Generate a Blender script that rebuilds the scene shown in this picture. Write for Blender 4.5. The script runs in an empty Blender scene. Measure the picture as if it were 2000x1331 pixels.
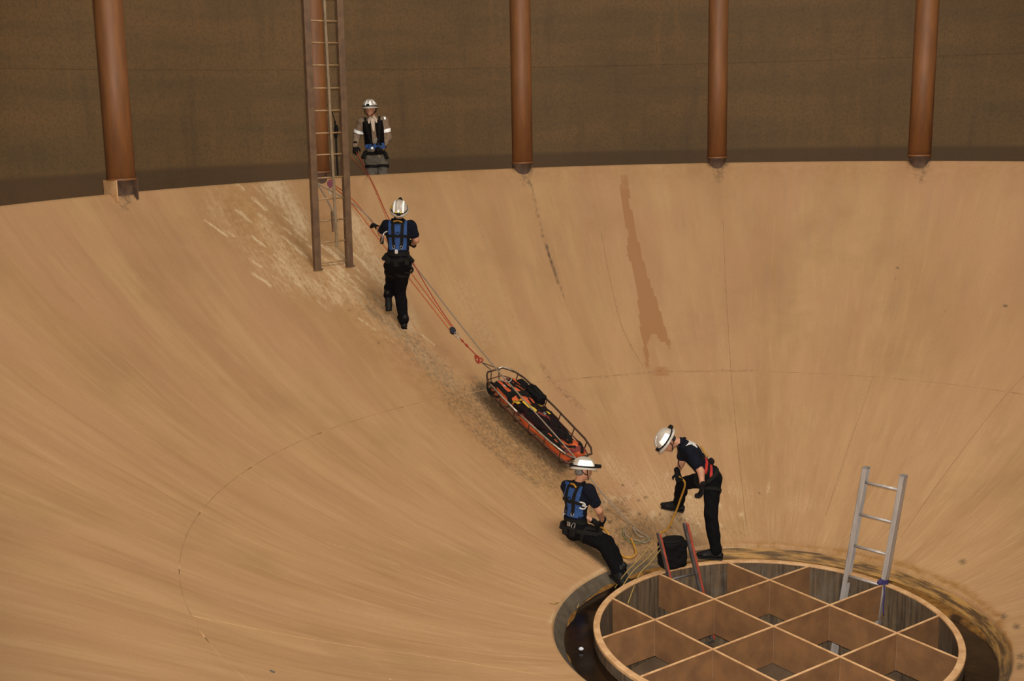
import bpy, math, random
import numpy as np
from mathutils import Matrix, Vector
rng = np.random.default_rng(7)
random.seed(7)
SC = bpy.context.scene
COL = SC.collection

# ------------------------------------------------------------------ camera
FPX = 2300.0                                    # focal length in pixels of the 2000 x 1331 frame
CAM = np.array([-2.618, -11.278, 5.300])        # stands on the walkway behind the near rim
PITCH, ROLL = 0.19581, -0.02301
cp_, sp_, cr_, sr_ = math.cos(PITCH), math.sin(PITCH), math.cos(ROLL), math.sin(ROLL)
FWD = np.array([0, cp_, -sp_])
_up = np.array([0, sp_, cp_])
_rt = np.array([1.0, 0, 0])
RT = cr_ * _rt + sr_ * _up
UP = -sr_ * _rt + cr_ * _up
cd = bpy.data.cameras.new('camera'); cam = bpy.data.objects.new('camera', cd); COL.objects.link(cam)
cd.sensor_width = 36.0; cd.lens = 36.0 * FPX / 2000.0; cd.clip_start = 0.05; cd.clip_end = 200
M = Matrix.Identity(4)
for i in range(3):
    M[i][0] = RT[i]; M[i][1] = UP[i]; M[i][2] = -FWD[i]; M[i][3] = CAM[i]
cam.matrix_world = M
SC.camera = cam

# ------------------------------------------------------------------ light
world = bpy.data.worlds.new('tank_ambient'); SC.world = world
world.use_nodes = True
bg = world.node_tree.nodes['Background']
bg.inputs[0].default_value = (1.0, 0.91, 0.78, 1); bg.inputs[1].default_value = 0.19

def area_light(name, loc, target, size, power, col):
    l = bpy.data.lights.new(name, 'AREA'); l.shape = 'DISK'; l.size = size; l.energy = power; l.color = col
    o = bpy.data.objects.new(name, l); COL.objects.link(o); o.location = loc
    o.rotation_euler = (Vector(target) - Vector(loc)).to_track_quat('-Z', 'Y').to_euler()
    return o
area_light('roof_hatch_light', (2.0, 0.5, 13.0), (-0.5, 1.5, 1.5), 8.0, 760, (1.0, 0.93, 0.82))
fl = bpy.data.lights.new('camera_flash', 'SPOT'); fl.energy = 5200; fl.color = (1, 0.95, 0.88)
fl.spot_size = 1.1; fl.spot_blend = 0.5; fl.shadow_soft_size = 0.06
flo = bpy.data.objects.new('camera_flash', fl); COL.objects.link(flo)
flo.location = Vector(CAM + 0.10 * UP + 0.02 * RT)
flo.rotation_euler = Vector(FWD).to_track_quat('-Z', 'Y').to_euler()

vs = SC.view_settings
vs.view_transform = 'Standard'; vs.look = 'None'; vs.gamma = 1.0; vs.use_curve_mapping = False
vs.exposure = 0.42

# ------------------------------------------------------------------ geometry of the tank
RS, ZC = 11.36477, 11.15819      # spherical bottom: radius and centre height
R_EDGE, R_CREST, R_WALL = 2.288, 9.05, 12.4
Z_WALK = 3.68
R_IN, R_OUT = 1.778, 1.848        # riser rim
CELL = 0.861
GANG = -0.9686
def zb(r): return ZC - np.sqrt(RS * RS - r * r)
R_CONE, CONE = 5.9, 0.565          # on the photographer's side the bottom runs on as a cone up to the shell
def near_side(t):
    """0 on the far side, 1 on the photographer's side"""
    d = np.degrees(t) % 360
    return np.interp(d, [0, 6, 42, 166, 204, 360], [1, 1, 0, 0, 1, 1])
def zsurf(r, t):
    rc = np.minimum(r, R_CREST); z1 = zb(rc) + (r - rc) * rc / np.sqrt(RS * RS - rc * rc)
    ro = np.minimum(r, R_CONE); z2 = zb(ro) + (r - ro) * CONE
    w = near_side(t); w = w * w * (3 - 2 * w); return z1 * (1 - w) + z2 * w
def rayd(x, y): return (x - 1000) / FPX * RT - (y - 665.5) / FPX * UP + FWD
def U(x, y, d): return CAM + rayd(x, y) * d
def onb(x, y, h=0.0):
    """point h above the bowl seen at this place of the photograph"""
    d = rayd(x, y); o = CAM - np.array([0, 0, ZC]); R = RS - h
    A = d @ d; B = d @ o; Q = o @ o - R * R
    return CAM + d * ((-B + math.sqrt(B * B - A * Q)) / A)
def onz(x, y, z):
    d = rayd(x, y); return CAM + d * ((z - CAM[2]) / d[2])
def dep(p): return (np.asarray(p) - CAM) @ FWD
def pix(p):
    d = np.asarray(p) - CAM; z = d @ FWD
    return 1000 + FPX * (d @ RT) / z, 665.5 - FPX * (d @ UP) / z
def nrm(v): v = np.asarray(v, float); return v / np.linalg.norm(v)
def bn(p): return nrm(np.array([0, 0, ZC]) - np.asarray(p))   # bowl normal

# ------------------------------------------------------------------ helpers
ALB = 0.79                                      # paint reflectance against the exposed tone
def lin(c, k=None):
    k = ALB if k is None else k
    return tuple(k * (x / 255 / 12.92 if x / 255 <= 0.04045 else ((x / 255 + 0.055) / 1.055) ** 2.4) for x in c)
class NB:
    def __init__(s, name):
        s.m = bpy.data.materials.new(name); s.m.use_nodes = True; s.t = s.m.node_tree
        s.b = s.t.nodes['Principled BSDF']
    def n(s, kind, **kw):
        x = s.t.nodes.new(kind)
        for k, v in kw.items(): setattr(x, k, v)
        return x
    def put(s, sock, v):
        if isinstance(v, bpy.types.NodeSocket): s.t.links.new(v, sock)
        elif isinstance(v, (tuple, list)): sock.default_value = tuple(v) + (1,) if len(v) == 3 and sock.type == 'RGBA' else tuple(v)
        else: sock.default_value = v
    def math(s, op, a, b=0.0, c=None, clamp=False):
        x = s.n('ShaderNodeMath', operation=op, use_clamp=clamp); s.put(x.inputs[0], a); s.put(x.inputs[1], b)
        if c is not None: s.put(x.inputs[2], c)
        return x.outputs[0]
    def noise(s, vec, scale, detail=4, rough=0.55):
        x = s.n('ShaderNodeTexNoise'); s.put(x.inputs['Scale'], scale); s.put(x.inputs['Detail'], detail); s.put(x.inputs['Roughness'], rough)
        if vec is not None: s.put(x.inputs['Vector'], vec)
        return x.outputs['Fac']
    def ramp(s, fac, lo, hi):
        x = s.n('ShaderNodeMapRange'); x.clamp = True; s.put(x.inputs[0], fac); s.put(x.inputs[1], lo); s.put(x.inputs[2], hi)
        return x.outputs[0]
    def mix(s, fac, a, b):
        x = s.n('ShaderNodeMix', data_type='RGBA'); s.put(x.inputs[0], fac); s.put(x.inputs[6], a); s.put(x.inputs[7], b)
        return x.outputs[2]
    def xyz(s, x_, y_, z_=0.0):
        x = s.n('ShaderNodeCombineXYZ'); s.put(x.inputs[0], x_); s.put(x.inputs[1], y_); s.put(x.inputs[2], z_); return x.outputs[0]
    def pos(s):
        if not hasattr(s, '_p'): s._p = s.n('ShaderNodeNewGeometry').outputs['Position']
        return s._p
    def polar(s):
        sx = s.n('ShaderNodeSeparateXYZ'); s.put(sx.inputs[0], s.pos())
        th = s.math('ARCTAN2', sx.outputs[1], sx.outputs[0])
        r = s.math('SQRT', s.math('ADD', s.math('MULTIPLY', sx.outputs[0], sx.outputs[0]), s.math('MULTIPLY', sx.outputs[1], sx.outputs[1])))
        return th, r, sx.outputs[2]
    def bump(s, h, strength=0.2, dist=0.01):
        x = s.n('ShaderNodeBump'); s.put(x.inputs['Strength'], strength); s.put(x.inputs['Distance'], dist); s.put(x.inputs['Height'], h)
        s.t.links.new(x.outputs[0], s.b.inputs['Normal'])
    def done(s, col, rough=0.7, metal=0.0):
        s.put(s.b.inputs['Base Color'], col); s.put(s.b.inputs['Roughness'], rough); s.put(s.b.inputs['Metallic'], metal)
        return s.m
MATS = {}
def plain(name, c1, c2=None, scale=8, rough=0.7, metal=0.0, bump=0.0, stretch=None, detail=4, k=None, spec=None):
    """two-tone noise material"""
    if name in MATS: return MATS[name]
    b = NB(name); c2 = c2 or tuple(x * 0.8 for x in c1)
    v = b.pos()
    if stretch:
        mp = b.n('ShaderNodeMapping'); b.put(mp.inputs['Scale'], stretch); b.put(mp.inputs[0], v); v = mp.outputs[0]
    nz = b.noise(v, scale, detail)
    col = b.mix(b.ramp(nz, 0.35, 0.65), lin(c1, k), lin(c2, k))
    if spec is not None: b.b.inputs['Specular IOR Level'].default_value = spec
    if bump: b.bump(nz, bump)
    MATS[name] = b.done(col, rough, metal)
    return MATS[name]

def link_mesh(name, V, Fc, mat, parent=None, origin=None, smooth=False):
    V = np.asarray(V, float)
    org = np.zeros(3) if origin is None else np.asarray(origin, float)
    me = bpy.data.meshes.new(name)
    me.from_pydata((V - org).tolist(), [], [tuple(int(i) for i in f) for f in Fc])
    me.update()
    if smooth: me.polygons.foreach_set('use_smooth', [True] * len(me.polygons))
    if mat is not None: me.materials.append(mat)
    o = bpy.data.objects.new(name, me); COL.objects.link(o)
    if parent is not None:
        o.parent = parent
        pw = worldloc(parent)
        o.location = Vector(org - pw)
    else:
        o.location = Vector(org)
    return o
def worldloc(o):
    p = np.zeros(3)
    while o is not None: p = p + np.array(o.location); o = o.parent
    return p
class MB:
    """collects shapes for one mesh"""
    def __init__(s): s.v = []; s.f = []
    def add(s, V, Fc):
        n = len(s.v); s.v += [tuple(p) for p in V]; s.f += [tuple(i + n for i in f) for f in Fc]; return s
    def box(s, c, ax, size):
        """box centred at c, axes rows of ax, full sizes"""
        c = np.asarray(c, float); ax = np.asarray(ax, float); h = np.asarray(size, float) / 2
        V = [c + ax[0] * h[0] * i + ax[1] * h[1] * j + ax[2] * h[2] * k for i in (-1, 1) for j in (-1, 1) for k in (-1, 1)]
        Fc = [(0, 1, 3, 2), (4, 6, 7, 5), (0, 4, 5, 1), (2, 3, 7, 6), (0, 2, 6, 4), (1, 5, 7, 3)]
        return s.add(V, Fc)
    def bbox(s, c, ax, size, bev):
        """box with chamfered edges along the longest three directions"""
        c = np.asarray(c, float); ax = np.asarray(ax, float); h = np.asarray(size, float) / 2; b = min(bev, h.min() * 0.9)
        V = []; idx = {}
        for k in range(3):
            for sx in (-1, 1):
                for sy in (-1, 1):
                    for sz in (-1, 1):
                        q = np.array([sx, sy, sz]) * (h - b); q[k] = (sx, sy, sz)[k] * h[k]
                        idx[(k, sx, sy, sz)] = len(V); V.append(c + q @ ax)
        Fc = []
        S = (-1, 1)
        for k in range(3):
            for s0 in S:
                def key(a, b_):
                    t = [0, 0, 0]; t[k] = s0; o = [i for i in range(3) if i != k]; t[o[0]] = a; t[o[1]] = b_; return (k, *t)
                Fc.append([idx[key(-1, -1)], idx[key(1, -1)], idx[key(1, 1)], idx[key(-1, 1)]])
        for k in range(3):
            o = [i for i in range(3) if i != k]
            for a in S:
                for b_ in S:
                    def key(face, z):
                        t = [0, 0, 0]; t[k] = z; t[o[0]] = a; t[o[1]] = b_; return (face, *t)
                    Fc.append([idx[key(o[0], -1)], idx[key(o[0], 1)], idx[key(o[1], 1)], idx[key(o[1], -1)]])
        for sx in S:
            for sy in S:
                for sz in S: Fc.append([idx[(0, sx, sy, sz)], idx[(1, sx, sy, sz)], idx[(2, sx, sy, sz)]])
        return s.add(V, Fc)
    def tube(s, pts, r, n=8, closed=False, caps=True):
        P = [np.asarray(p, float) for p in pts]; m = len(P)
        rr = [r] * m if np.isscalar(r) else list(r)
        T = []
        for i in range(m):
            a = P[(i - 1) % m] if closed or i > 0 else P[i]; b = P[(i + 1) % m] if closed or i < m - 1 else P[i]
            d = b - a; L = np.linalg.norm(d); T.append(d / L if L > 1e-9 else (T[-1] if T else np.array([0, 0, 1.])))
        ref = np.array([0, 0, 1.]) if abs(T[0][2]) < 0.9 else np.array([1., 0, 0])
        nv = nrm(np.cross(T[0], ref)); V = []
        for i in range(m):
            nv = nv - T[i] * (nv @ T[i]); nv = nrm(nv); bv = np.cross(T[i], nv)
            for k in range(n):
                a = 2 * math.pi * k / n; V.append(P[i] + rr[i] * (math.cos(a) * nv + math.sin(a) * bv))
        Fc = []
        for i in range(m if closed else m - 1):
            j = (i + 1) % m
            for k in range(n): Fc.append((i * n + k, i * n + (k + 1) % n, j * n + (k + 1) % n, j * n + k))
        if caps and not closed:
            Fc.append(tuple(range(n - 1, -1, -1))); Fc.append(tuple((m - 1) * n + k for k in range(n)))
        return s.add(V, Fc)
    def ribbon(s, pts, nors, w, th):
        P = np.asarray(pts, float); m = len(P); V = []
        for i in range(m):
            t = nrm(P[min(i + 1, m - 1)] - P[max(i - 1, 0)] + 1e-12); nn = nrm(nors[i]); sd = nrm(np.cross(t, nn))
            for (a, b) in ((-1, 0), (1, 0), (1, 1), (-1, 1)): V.append(P[i] + sd * a * w / 2 + nn * th * b)
        Fc = [(3, 2, 1, 0), tuple((m - 1) * 4 + k for k in range(4))]
        for i in range(m - 1):
            for k in range(4): Fc.append((i * 4 + k, i * 4 + (k + 1) % 4, i * 4 + 4 + (k + 1) % 4, i * 4 + 4 + k))
        return s.add(V, Fc)
    def lathe(s, prof, n=48, a0=0.0, a1=2 * math.pi, c=(0, 0, 0)):
        full = abs(a1 - a0 - 2 * math.pi) < 1e-6; m = len(prof); V = []; cnt = n if full else n + 1
        for k in range(cnt):
            a = a0 + (a1 - a0) * k / n
            for (r, z) in prof: V.append((c[0] + r * math.cos(a), c[1] + r * math.sin(a), c[2] + z))
        Fc = []
        for k in range(n):
            j = (k + 1) % cnt
            for i in range(m - 1): Fc.append((k * m + i, j * m + i, j * m + i + 1, k * m + i + 1))
        return s.add(V, Fc)
    def ball(s, c, r, n=10, ax=None):
        c = np.asarray(c, float); r = np.ones(3) * r if np.isscalar(r) else np.asarray(r); ax = np.eye(3) if ax is None else np.asarray(ax); V = [c + ax[2] * r[2]]
        for i in range(1, n // 2):
            la = math.pi * i / (n // 2)
            for k in range(n):
                lo = 2 * math.pi * k / n
                V.append(c + ax[0] * r[0] * math.sin(la) * math.cos(lo) + ax[1] * r[1] * math.sin(la) * math.sin(lo) + ax[2] * r[2] * math.cos(la))
        V.append(c - ax[2] * r[2]); Fc = []
        for k in range(n): Fc.append((0, 1 + k, 1 + (k + 1) % n))
        rows = n // 2 - 1
        for i in range(rows - 1):
            for k in range(n): Fc.append((1 + i * n + k, 1 + (i + 1) * n + k, 1 + (i + 1) * n + (k + 1) % n, 1 + i * n + (k + 1) % n))
        e = len(V) - 1
        for k in range(n): Fc.append((e, 1 + (rows - 1) * n + (k + 1) % n, 1 + (rows - 1) * n + k))
        return s.add(V, Fc)
    def build(s, name, mat, parent=None, origin=None, smooth=False): return link_mesh(name, s.v, s.f, mat, parent, origin, smooth)
def tag(o, label=None, cat=None, group=None, kind=None):
    if label: o['label'] = label
    if cat: o['category'] = cat
    if group: o['group'] = group
    if kind: o['kind'] = kind
    return o
def empty(name, loc, label=None, cat=None, group=None):
    o = bpy.data.objects.new(name, None); COL.objects.link(o); o.location = Vector(loc); o.empty_display_size = 0.2
    return tag(o, label, cat, group)
def smooth_path(pts, n=8):
    """Catmull-Rom through points"""
    P = [np.asarray(p, float) for p in pts]; P = [2 * P[0] - P[1]] + P + [2 * P[-1] - P[-2]]; out = []
    for i in range(1, len(P) - 2):
        for k in range(n):
            t = k / n; a, b, c, d = P[i - 1:i + 3]
            out.append(0.5 * (2 * b + (c - a) * t + (2 * a - 5 * b + 4 * c - d) * t * t + (-a + 3 * b - 3 * c + d) * t ** 3))
    out.append(P[-2]); return out

# ------------------------------------------------------------------ materials of the setting
def bowl_material():
    b = NB('tan_coated_steel_bowl'); th, r, z = b.polar()
    big = b.noise(b.xyz(b.math('MULTIPLY', th, 7.0), b.math('MULTIPLY', r, 0.22), 0), 1.6, 5, 0.6)
    fine = b.noise(b.xyz(b.math('MULTIPLY', th, 60.0), b.math('MULTIPLY', r, 0.9), 3.0), 1.0, 5, 0.6)
    mot = b.noise(b.pos(), 0.8, 5, 0.55)
    grain = b.noise(b.pos(), 60, 2, 0.6)
    c = b.mix(b.ramp(big, 0.36, 0.66), lin((175, 132, 86)), lin((191, 150, 101)))
    c = b.mix(b.math('MULTIPLY', b.ramp(mot, 0.5, 0.72), 0.55), c, lin((184, 137, 96)))
    c = b.mix(b.math('MULTIPLY', b.ramp(mot, 0.46, 0.30), 0.5), c, lin((160, 122, 78)))
    pk_ = b.noise(b.xyz(b.math('MULTIPLY', th, 5.0), b.math('MULTIPLY', r, 0.25), 21), 1.3, 4, 0.55)
    c = b.mix(b.math('MULTIPLY', b.ramp(pk_, 0.47, 0.66), 0.32), c, lin((184, 136, 100)))
    c = b.mix(b.math('MULTIPLY', b.ramp(fine, 0.55, 0.75), 0.35), c, lin((204, 166, 120)))
    c = b.mix(b.math('MULTIPLY', b.ramp(fine, 0.45, 0.25), 0.32), c, lin((150, 112, 74)))
    at = b.n('ShaderNodeAttribute', attribute_name='stain_and_shade'); sp = b.n('ShaderNodeSeparateColor'); b.put(sp.inputs[0], at.outputs['Color'])
    blot = b.noise(b.pos(), 9, 6, 0.68); spk = b.noise(b.xyz(b.math('MULTIPLY', th, 42.0), b.math('MULTIPLY', r, 5.0), 7), 3.6, 7, 0.75)
    # ochre tint, white scale, wet run, grime plus the litter's painted shade
    c = b.mix(b.math('MULTIPLY', sp.outputs[2], b.ramp(blot, 0.3, 0.6)), c, lin((154, 108, 48)))
    scr = b.noise(b.xyz(b.math('MULTIPLY', th, 150.0), b.math('MULTIPLY', r, 1.3), 11), 1.0, 6, 0.68)
    c = b.mix(b.math('MULTIPLY', b.math('MULTIPLY', b.ramp(scr, 0.54, 0.70), b.ramp(r, 5.6, 2.6)), 0.55), c, lin((214, 178, 132)))
    c = b.mix(b.math('MULTIPLY', b.math('MULTIPLY', b.ramp(scr, 0.42, 0.28), b.ramp(r, 6.5, 2.6)), 0.30), c, lin((150, 112, 76)))
    wm = b.math('MULTIPLY', sp.outputs[1], b.ramp(b.math('ADD', b.math('ADD', b.math('MULTIPLY', spk, 0.55), b.math('MULTIPLY', scr, 0.45)), b.math('MULTIPLY', sp.outputs[1], 0.10)), 0.47, 0.60))
    c = b.mix(b.math('MULTIPLY', wm, 0.85), c, lin((226, 198, 156)))
    c = b.mix(b.math('MULTIPLY', b.ramp(b.math('ADD', at.outputs['Alpha'], b.math('MULTIPLY', b.math('SUBTRACT', blot, 0.5), 0.25)), 0.42, 0.55), 0.9), c, lin((163, 112, 65)))
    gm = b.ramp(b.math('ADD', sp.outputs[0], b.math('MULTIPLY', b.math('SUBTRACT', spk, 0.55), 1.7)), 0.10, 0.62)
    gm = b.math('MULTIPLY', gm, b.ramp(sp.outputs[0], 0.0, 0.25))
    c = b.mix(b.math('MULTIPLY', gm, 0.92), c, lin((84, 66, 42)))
    c = b.mix(b.math('MULTIPLY', b.ramp(grain, 0.35, 0.7), 0.12), c, lin((120, 84, 52)))
    b.bump(b.math('ADD', b.math('MULTIPLY', blot, 0.6), grain), 0.12, 0.006)
    return b.done(c, b.ramp(fine, -0.6, 1.0), 0)
M_BOWL = bowl_material(); M_BOWL.node_tree.nodes['Principled BSDF'].inputs['Roughness'].default_value = 0.6

def wall_material():
    b = NB('dark_brown_tank_wall'); th, r, z = b.polar()
    st = b.noise(b.xyz(b.math('MULTIPLY', th, 34.0), b.math('MULTIPLY', z, 0.35), 1), 1.0, 6, 0.62)
    bd = b.noise(b.xyz(b.math('MULTIPLY', th, 2.5), b.math('MULTIPLY', z, 1.3), 5), 1.4, 5, 0.6)
    gr = b.noise(b.pos(), 22, 4, 0.7)
    c = b.mix(b.ramp(bd, 0.35, 0.65), lin((108, 82, 46)), lin((126, 92, 50)))
    c = b.mix(b.math('MULTIPLY', b.ramp(st, 0.55, 0.72), 0.5), c, lin((138, 98, 52)))
    c = b.mix(b.math('MULTIPLY', b.ramp(st, 0.45, 0.28), 0.5), c, lin((88, 66, 38)))
    c = b.mix(b.math('MULTIPLY', b.ramp(gr, 0.45, 0.65), 0.45), c, lin((78, 60, 36)))
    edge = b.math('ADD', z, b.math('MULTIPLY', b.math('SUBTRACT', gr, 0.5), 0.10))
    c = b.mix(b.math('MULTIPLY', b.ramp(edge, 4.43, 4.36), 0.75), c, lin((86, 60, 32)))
    b.bump(gr, 0.15, 0.01)
    return b.done(c, 0.75)
M_WALL = wall_material()
M_COLUMN = plain('orange_brown_painted_pipe', (136, 86, 42), (114, 72, 38), 3.0, 0.6, bump=0.05, stretch=(3, 3, 0.5))
M_COLBASE = plain('grimy_brown_steel', (104, 76, 54), (74, 56, 44), 10, 0.8)
M_WALK = plain('walkway_brown_steel', (110, 82, 52), (84, 62, 40), 4, 0.8)
M_SEAM = plain('weld_bead_tan', (182, 142, 97), (160, 120, 80), 6, 0.65)
M_SEAMD = plain('dirt_filled_weld_line', (158, 118, 78), (136, 102, 68), 3, 0.8)
M_RIM = plain('worn_tan_steel_rim', (222, 178, 128), (190, 142, 94), 7, 0.6, detail=6)
M_PIPE = None
# ------------------------------------------------------------------ bowl with its stains
def seg_dist(px, py, pts):
    """distance in photo pixels to a polyline and position 0..1 along it"""
    best = np.full(px.shape, 1e9, np.float32); tt = np.zeros(px.shape, np.float32)
    L = np.cumsum([0] + [math.dist(pts[i], pts[i + 1]) for i in range(len(pts) - 1)])
    for i in range(len(pts) - 1):
        ax, ay = pts[i]; bx, by = pts[i + 1]; dx, dy = bx - ax, by - ay; l2 = dx * dx + dy * dy
        t = np.clip(((px - ax) * dx + (py - ay) * dy) / l2, 0, 1)
        d = np.hypot(px - ax - t * dx, py - ay - t * dy); m = d < best
        best[m] = d[m]; tt[m] = ((L[i] + t * (L[i + 1] - L[i])) / L[-1])[m]
    return best, tt
def in_poly(px, py, poly):
    ins = np.zeros(px.shape, bool); n = len(poly)
    for i in range(n):
        x0, y0 = poly[i]; x1, y1 = poly[(i + 1) % n]
        if y0 == y1: continue
        c = ((y0 > py) != (y1 > py)) & (px < (x1 - x0) * (py - y0) / (y1 - y0) + x0); ins ^= c
    return ins
def build_bowl():
    NT, NR = 1500, 330
    th = np.linspace(0, 2 * np.pi, NT, endpoint=False)
    w = near_side(th); w = w * w * (3 - 2 * w); rmax = R_CREST + (R_WALL - 0.06 - R_CREST) * w
    f = np.linspace(0, 1, NR); rr = R_EDGE + (rmax[:, None] - R_EDGE) * f[None, :]; zz = zsurf(rr, th[:, None]); ze = float(zb(R_EDGE)); one = np.ones((NT, 1))
    rl = [one * (R_EDGE - 0.030), one * (R_EDGE - 0.026), one * (R_EDGE - 0.018), one * (R_EDGE - 0.008), rr]
    zl = [one * (ze - 0.05), one * (ze - 0.035), one * (ze - 0.016), one * (ze - 0.004), zz]
    zc = zz[:, -1:]; zlow = np.minimum(zc - 0.2, Z_WALK - 0.05)
    for dr, dzz in ((0.02, 0.004), (0.045, -0.015), (0.05, -0.06)): rl.append(rmax[:, None] + dr); zl.append(zc + dzz)
    rl.append(rmax[:, None] + 0.05); zl.append(zlow)
    PR = np.concatenate(rl, 1); PZ = np.concatenate(zl, 1); m = PR.shape[1]
    V = np.stack([np.cos(th)[:, None] * PR, np.sin(th)[:, None] * PR, PZ], -1).reshape(-1, 3)
    k = np.arange(NT)[:, None]; i = np.arange(m - 1)[None, :]; kn = (k + 1) % NT
    Q = np.stack([k * m + i, kn * m + i, kn * m + i + 1, k * m + i + 1], -1).reshape(-1, 4)
    me = bpy.data.meshes.new('floor'); me.vertices.add(len(V)); me.vertices.foreach_set('co', V.astype(np.float32).ravel())
    me.loops.add(Q.size); me.loops.foreach_set('vertex_index', Q.astype(np.int32).ravel())
    me.polygons.add(len(Q)); me.polygons.foreach_set('loop_start', np.arange(0, Q.size, 4, dtype=np.int32))
    me.polygons.foreach_set('use_smooth', np.ones(len(Q), bool)); me.update(calc_edges=True)
    # stains, plus shade painted beside the litter, lie where they are on the steel; their outlines were measured on the photograph
    d = V - CAM; dz = d @ FWD; px = (1000 + FPX * (d @ RT) / dz).astype(np.float32); py = (665.5 - FPX * (d @ UP) / dz).astype(np.float32)
    bad = dz < 1.0; px[bad] = -9999
    S = np.zeros((len(V), 4), np.float32)
    def line(ch, pts, w, a, w1=None, fade=0.0):
        D, t = seg_dist(px, py, pts); ww = w + ((w1 or w) - w) * t
        g = a * np.exp(-(D / ww) ** 2)
        if fade: g *= np.clip(np.minimum(t, 1 - t) / fade, 0, 1)
        S[:, ch] = np.maximum(S[:, ch], g * (1.1 if ch == 0 else 1.25))
    def blob(ch, x, y, rx, ry, a, rot=0):
        c_, s_ = math.cos(rot), math.sin(rot); u = ((px - x) * c_ + (py - y) * s_) / rx; v = (-(px - x) * s_ + (py - y) * c_) / ry
        S[:, ch] = np.maximum(S[:, ch], a * np.exp(-(u * u + v * v)))
    # dirt track that the litter and the boots left down the slope, with litter shade painted in
    line(0, [(690, 545), (770, 630), (850, 720), (915, 790), (985, 860), (1070, 925), (1160, 985), (1230, 1050)], 26, 0.34, 46, 0.08)
    line(0, [(940, 765), (1005, 840), (1095, 912)], 26, 0.66, 22)  # grime and the litter's shadow, painted together along its left rail
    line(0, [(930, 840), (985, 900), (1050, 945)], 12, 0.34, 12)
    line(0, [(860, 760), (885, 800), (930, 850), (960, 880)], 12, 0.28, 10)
    line(0, [(1060, 715), (1075, 745), (1140, 800)], 9, 0.26, 9)
    line(0, [(720, 600), (745, 625)], 12, 0.4)
    line(0, [(1120, 1050), (1165, 1085), (1195, 1110)], 11, 0.85, 11)  # narrow dark band just below the sitting rescuer's legs
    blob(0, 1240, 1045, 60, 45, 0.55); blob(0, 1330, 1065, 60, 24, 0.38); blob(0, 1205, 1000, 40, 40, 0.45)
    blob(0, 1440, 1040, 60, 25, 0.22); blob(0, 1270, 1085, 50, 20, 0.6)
    # soot below the columns and the runs under them
    for (x, y) in ((243, 378), (1027, 330), (1403, 322), (1797, 322)):
        blob(0, x, y, 22, 13, 0.62); blob(0, x + 2, y + 18, 16, 26, 0.34)
    line(0, [(1030, 330), (1052, 430), (1078, 520), (1092, 555)], 3.5, 0.36, 3.5); line(0, [(1066, 478), (1090, 552)], 3, 0.62, 3)
    line(0, [(1092, 555), (1106, 590)], 3, 0.3); line(0, [(930, 430), (968, 520), (1010, 650)], 2.6, 0.2)
    line(0, [(1174, 452), (1190, 540), (1215, 640), (1256, 718)], 2.6, 0.2, 2.6); line(0, [(1408, 330), (1412, 500), (1424, 680), (1440, 860), (1456, 1020)], 3.2, 0.16, 3.2)
    line(0, [(1787, 330), (1772, 440), (1755, 520), (1700, 720), (1655, 880), (1620, 980)], 4, 0.14, 5); line(0, [(1860, 580), (1830, 640), (1796, 735)], 3, 0.22)
    line(0, [(2000, 735), (1950, 790), (1850, 920), (1760, 1050)], 2.5, 0.16, 2.5); line(0, [(2000, 1000), (1900, 1080), (1870, 1105)], 3, 0.15)
    line(0, [(1075, 745), (1180, 737), (1270, 727), (1400, 724), (1480, 724)], 3, 0.24, 3); line(0, [(1480, 724), (1700, 742), (1960, 770)], 3, 0.12, 3)
    for (x, y, s) in ((1753, 524, 3), (1749, 545, 2.5), (1964, 598, 3.5), (1880, 1098, 7), (1960, 1205, 7), (1985, 1225, 8), (1995, 1283, 9), (1993, 1302, 9), (532, 1314, 3)):
        blob(0, x, y, s * 1.3, s, 0.6)
    for _ in range(40):
        t = rng.random(); x = 700 + 480 * t + rng.normal(0, 26); y = 570 + 410 * t + rng.normal(0, 22); blob(0, x, y, rng.uniform(2, 5), rng.uniform(2, 7), 0.5, 0.7)
    # white mineral scale
    line(1, [(535, 360), (570, 410), (590, 440)], 26, 0.75, 20); line(1, [(545, 520), (600, 555), (660, 585)], 18, 0.5, 16)
    line(1, [(520, 440), (560, 500), (600, 560)], 22, 0.42, 22); line(1, [(690, 430), (720, 500), (760, 560), (800, 640)], 22, 0.55, 20)
    line(1, [(640, 540), (720, 600), (820, 690), (880, 750)], 24, 0.36, 18); line(1, [(420, 400), (500, 500), (560, 570)], 30, 0.22, 20)
    line(1, [(830, 670), (880, 730)], 8, 0.28); line(1, [(900, 560), (950, 660)], 20, 0.22)
    blob(1, 1340, 1000, 70, 60, 0.55); blob(1, 1440, 965, 60, 25, 0.25); blob(1, 1290, 960, 60, 50, 0.40); blob(1, 1560, 985, 60, 20, 0.2)
    blob(1, 1430, 1078, 50, 10, 0.9); blob(1, 1345, 1040, 40, 35, 0.6); line(1, [(1190, 900), (1260, 980)], 26, 0.30)
    line(1, [(1075, 1215), (1120, 1150), (1180, 1112)], 5, 0.5, 5); line(1, [(640, 1060), (780, 1105)], 3, 0.22); line(1, [(620, 1180), (900, 1250), (1095, 1320)], 4, 0.14)
    for _ in range(70):     # scratches running down the fall line
        t = rng.random(); x = 430 + 330 * t + rng.normal(0, 45); y = 385 + 215 * t + rng.normal(0, 40); L_ = rng.uniform(12, 55); dx, dy = 1515 - x, 1225 - y; q_ = L_ / math.hypot(dx, dy)
        line(1, [(x, y), (x + dx * q_, y + dy * q_)], rng.uniform(1.8, 3.2), rng.uniform(0.4, 0.9))
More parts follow.
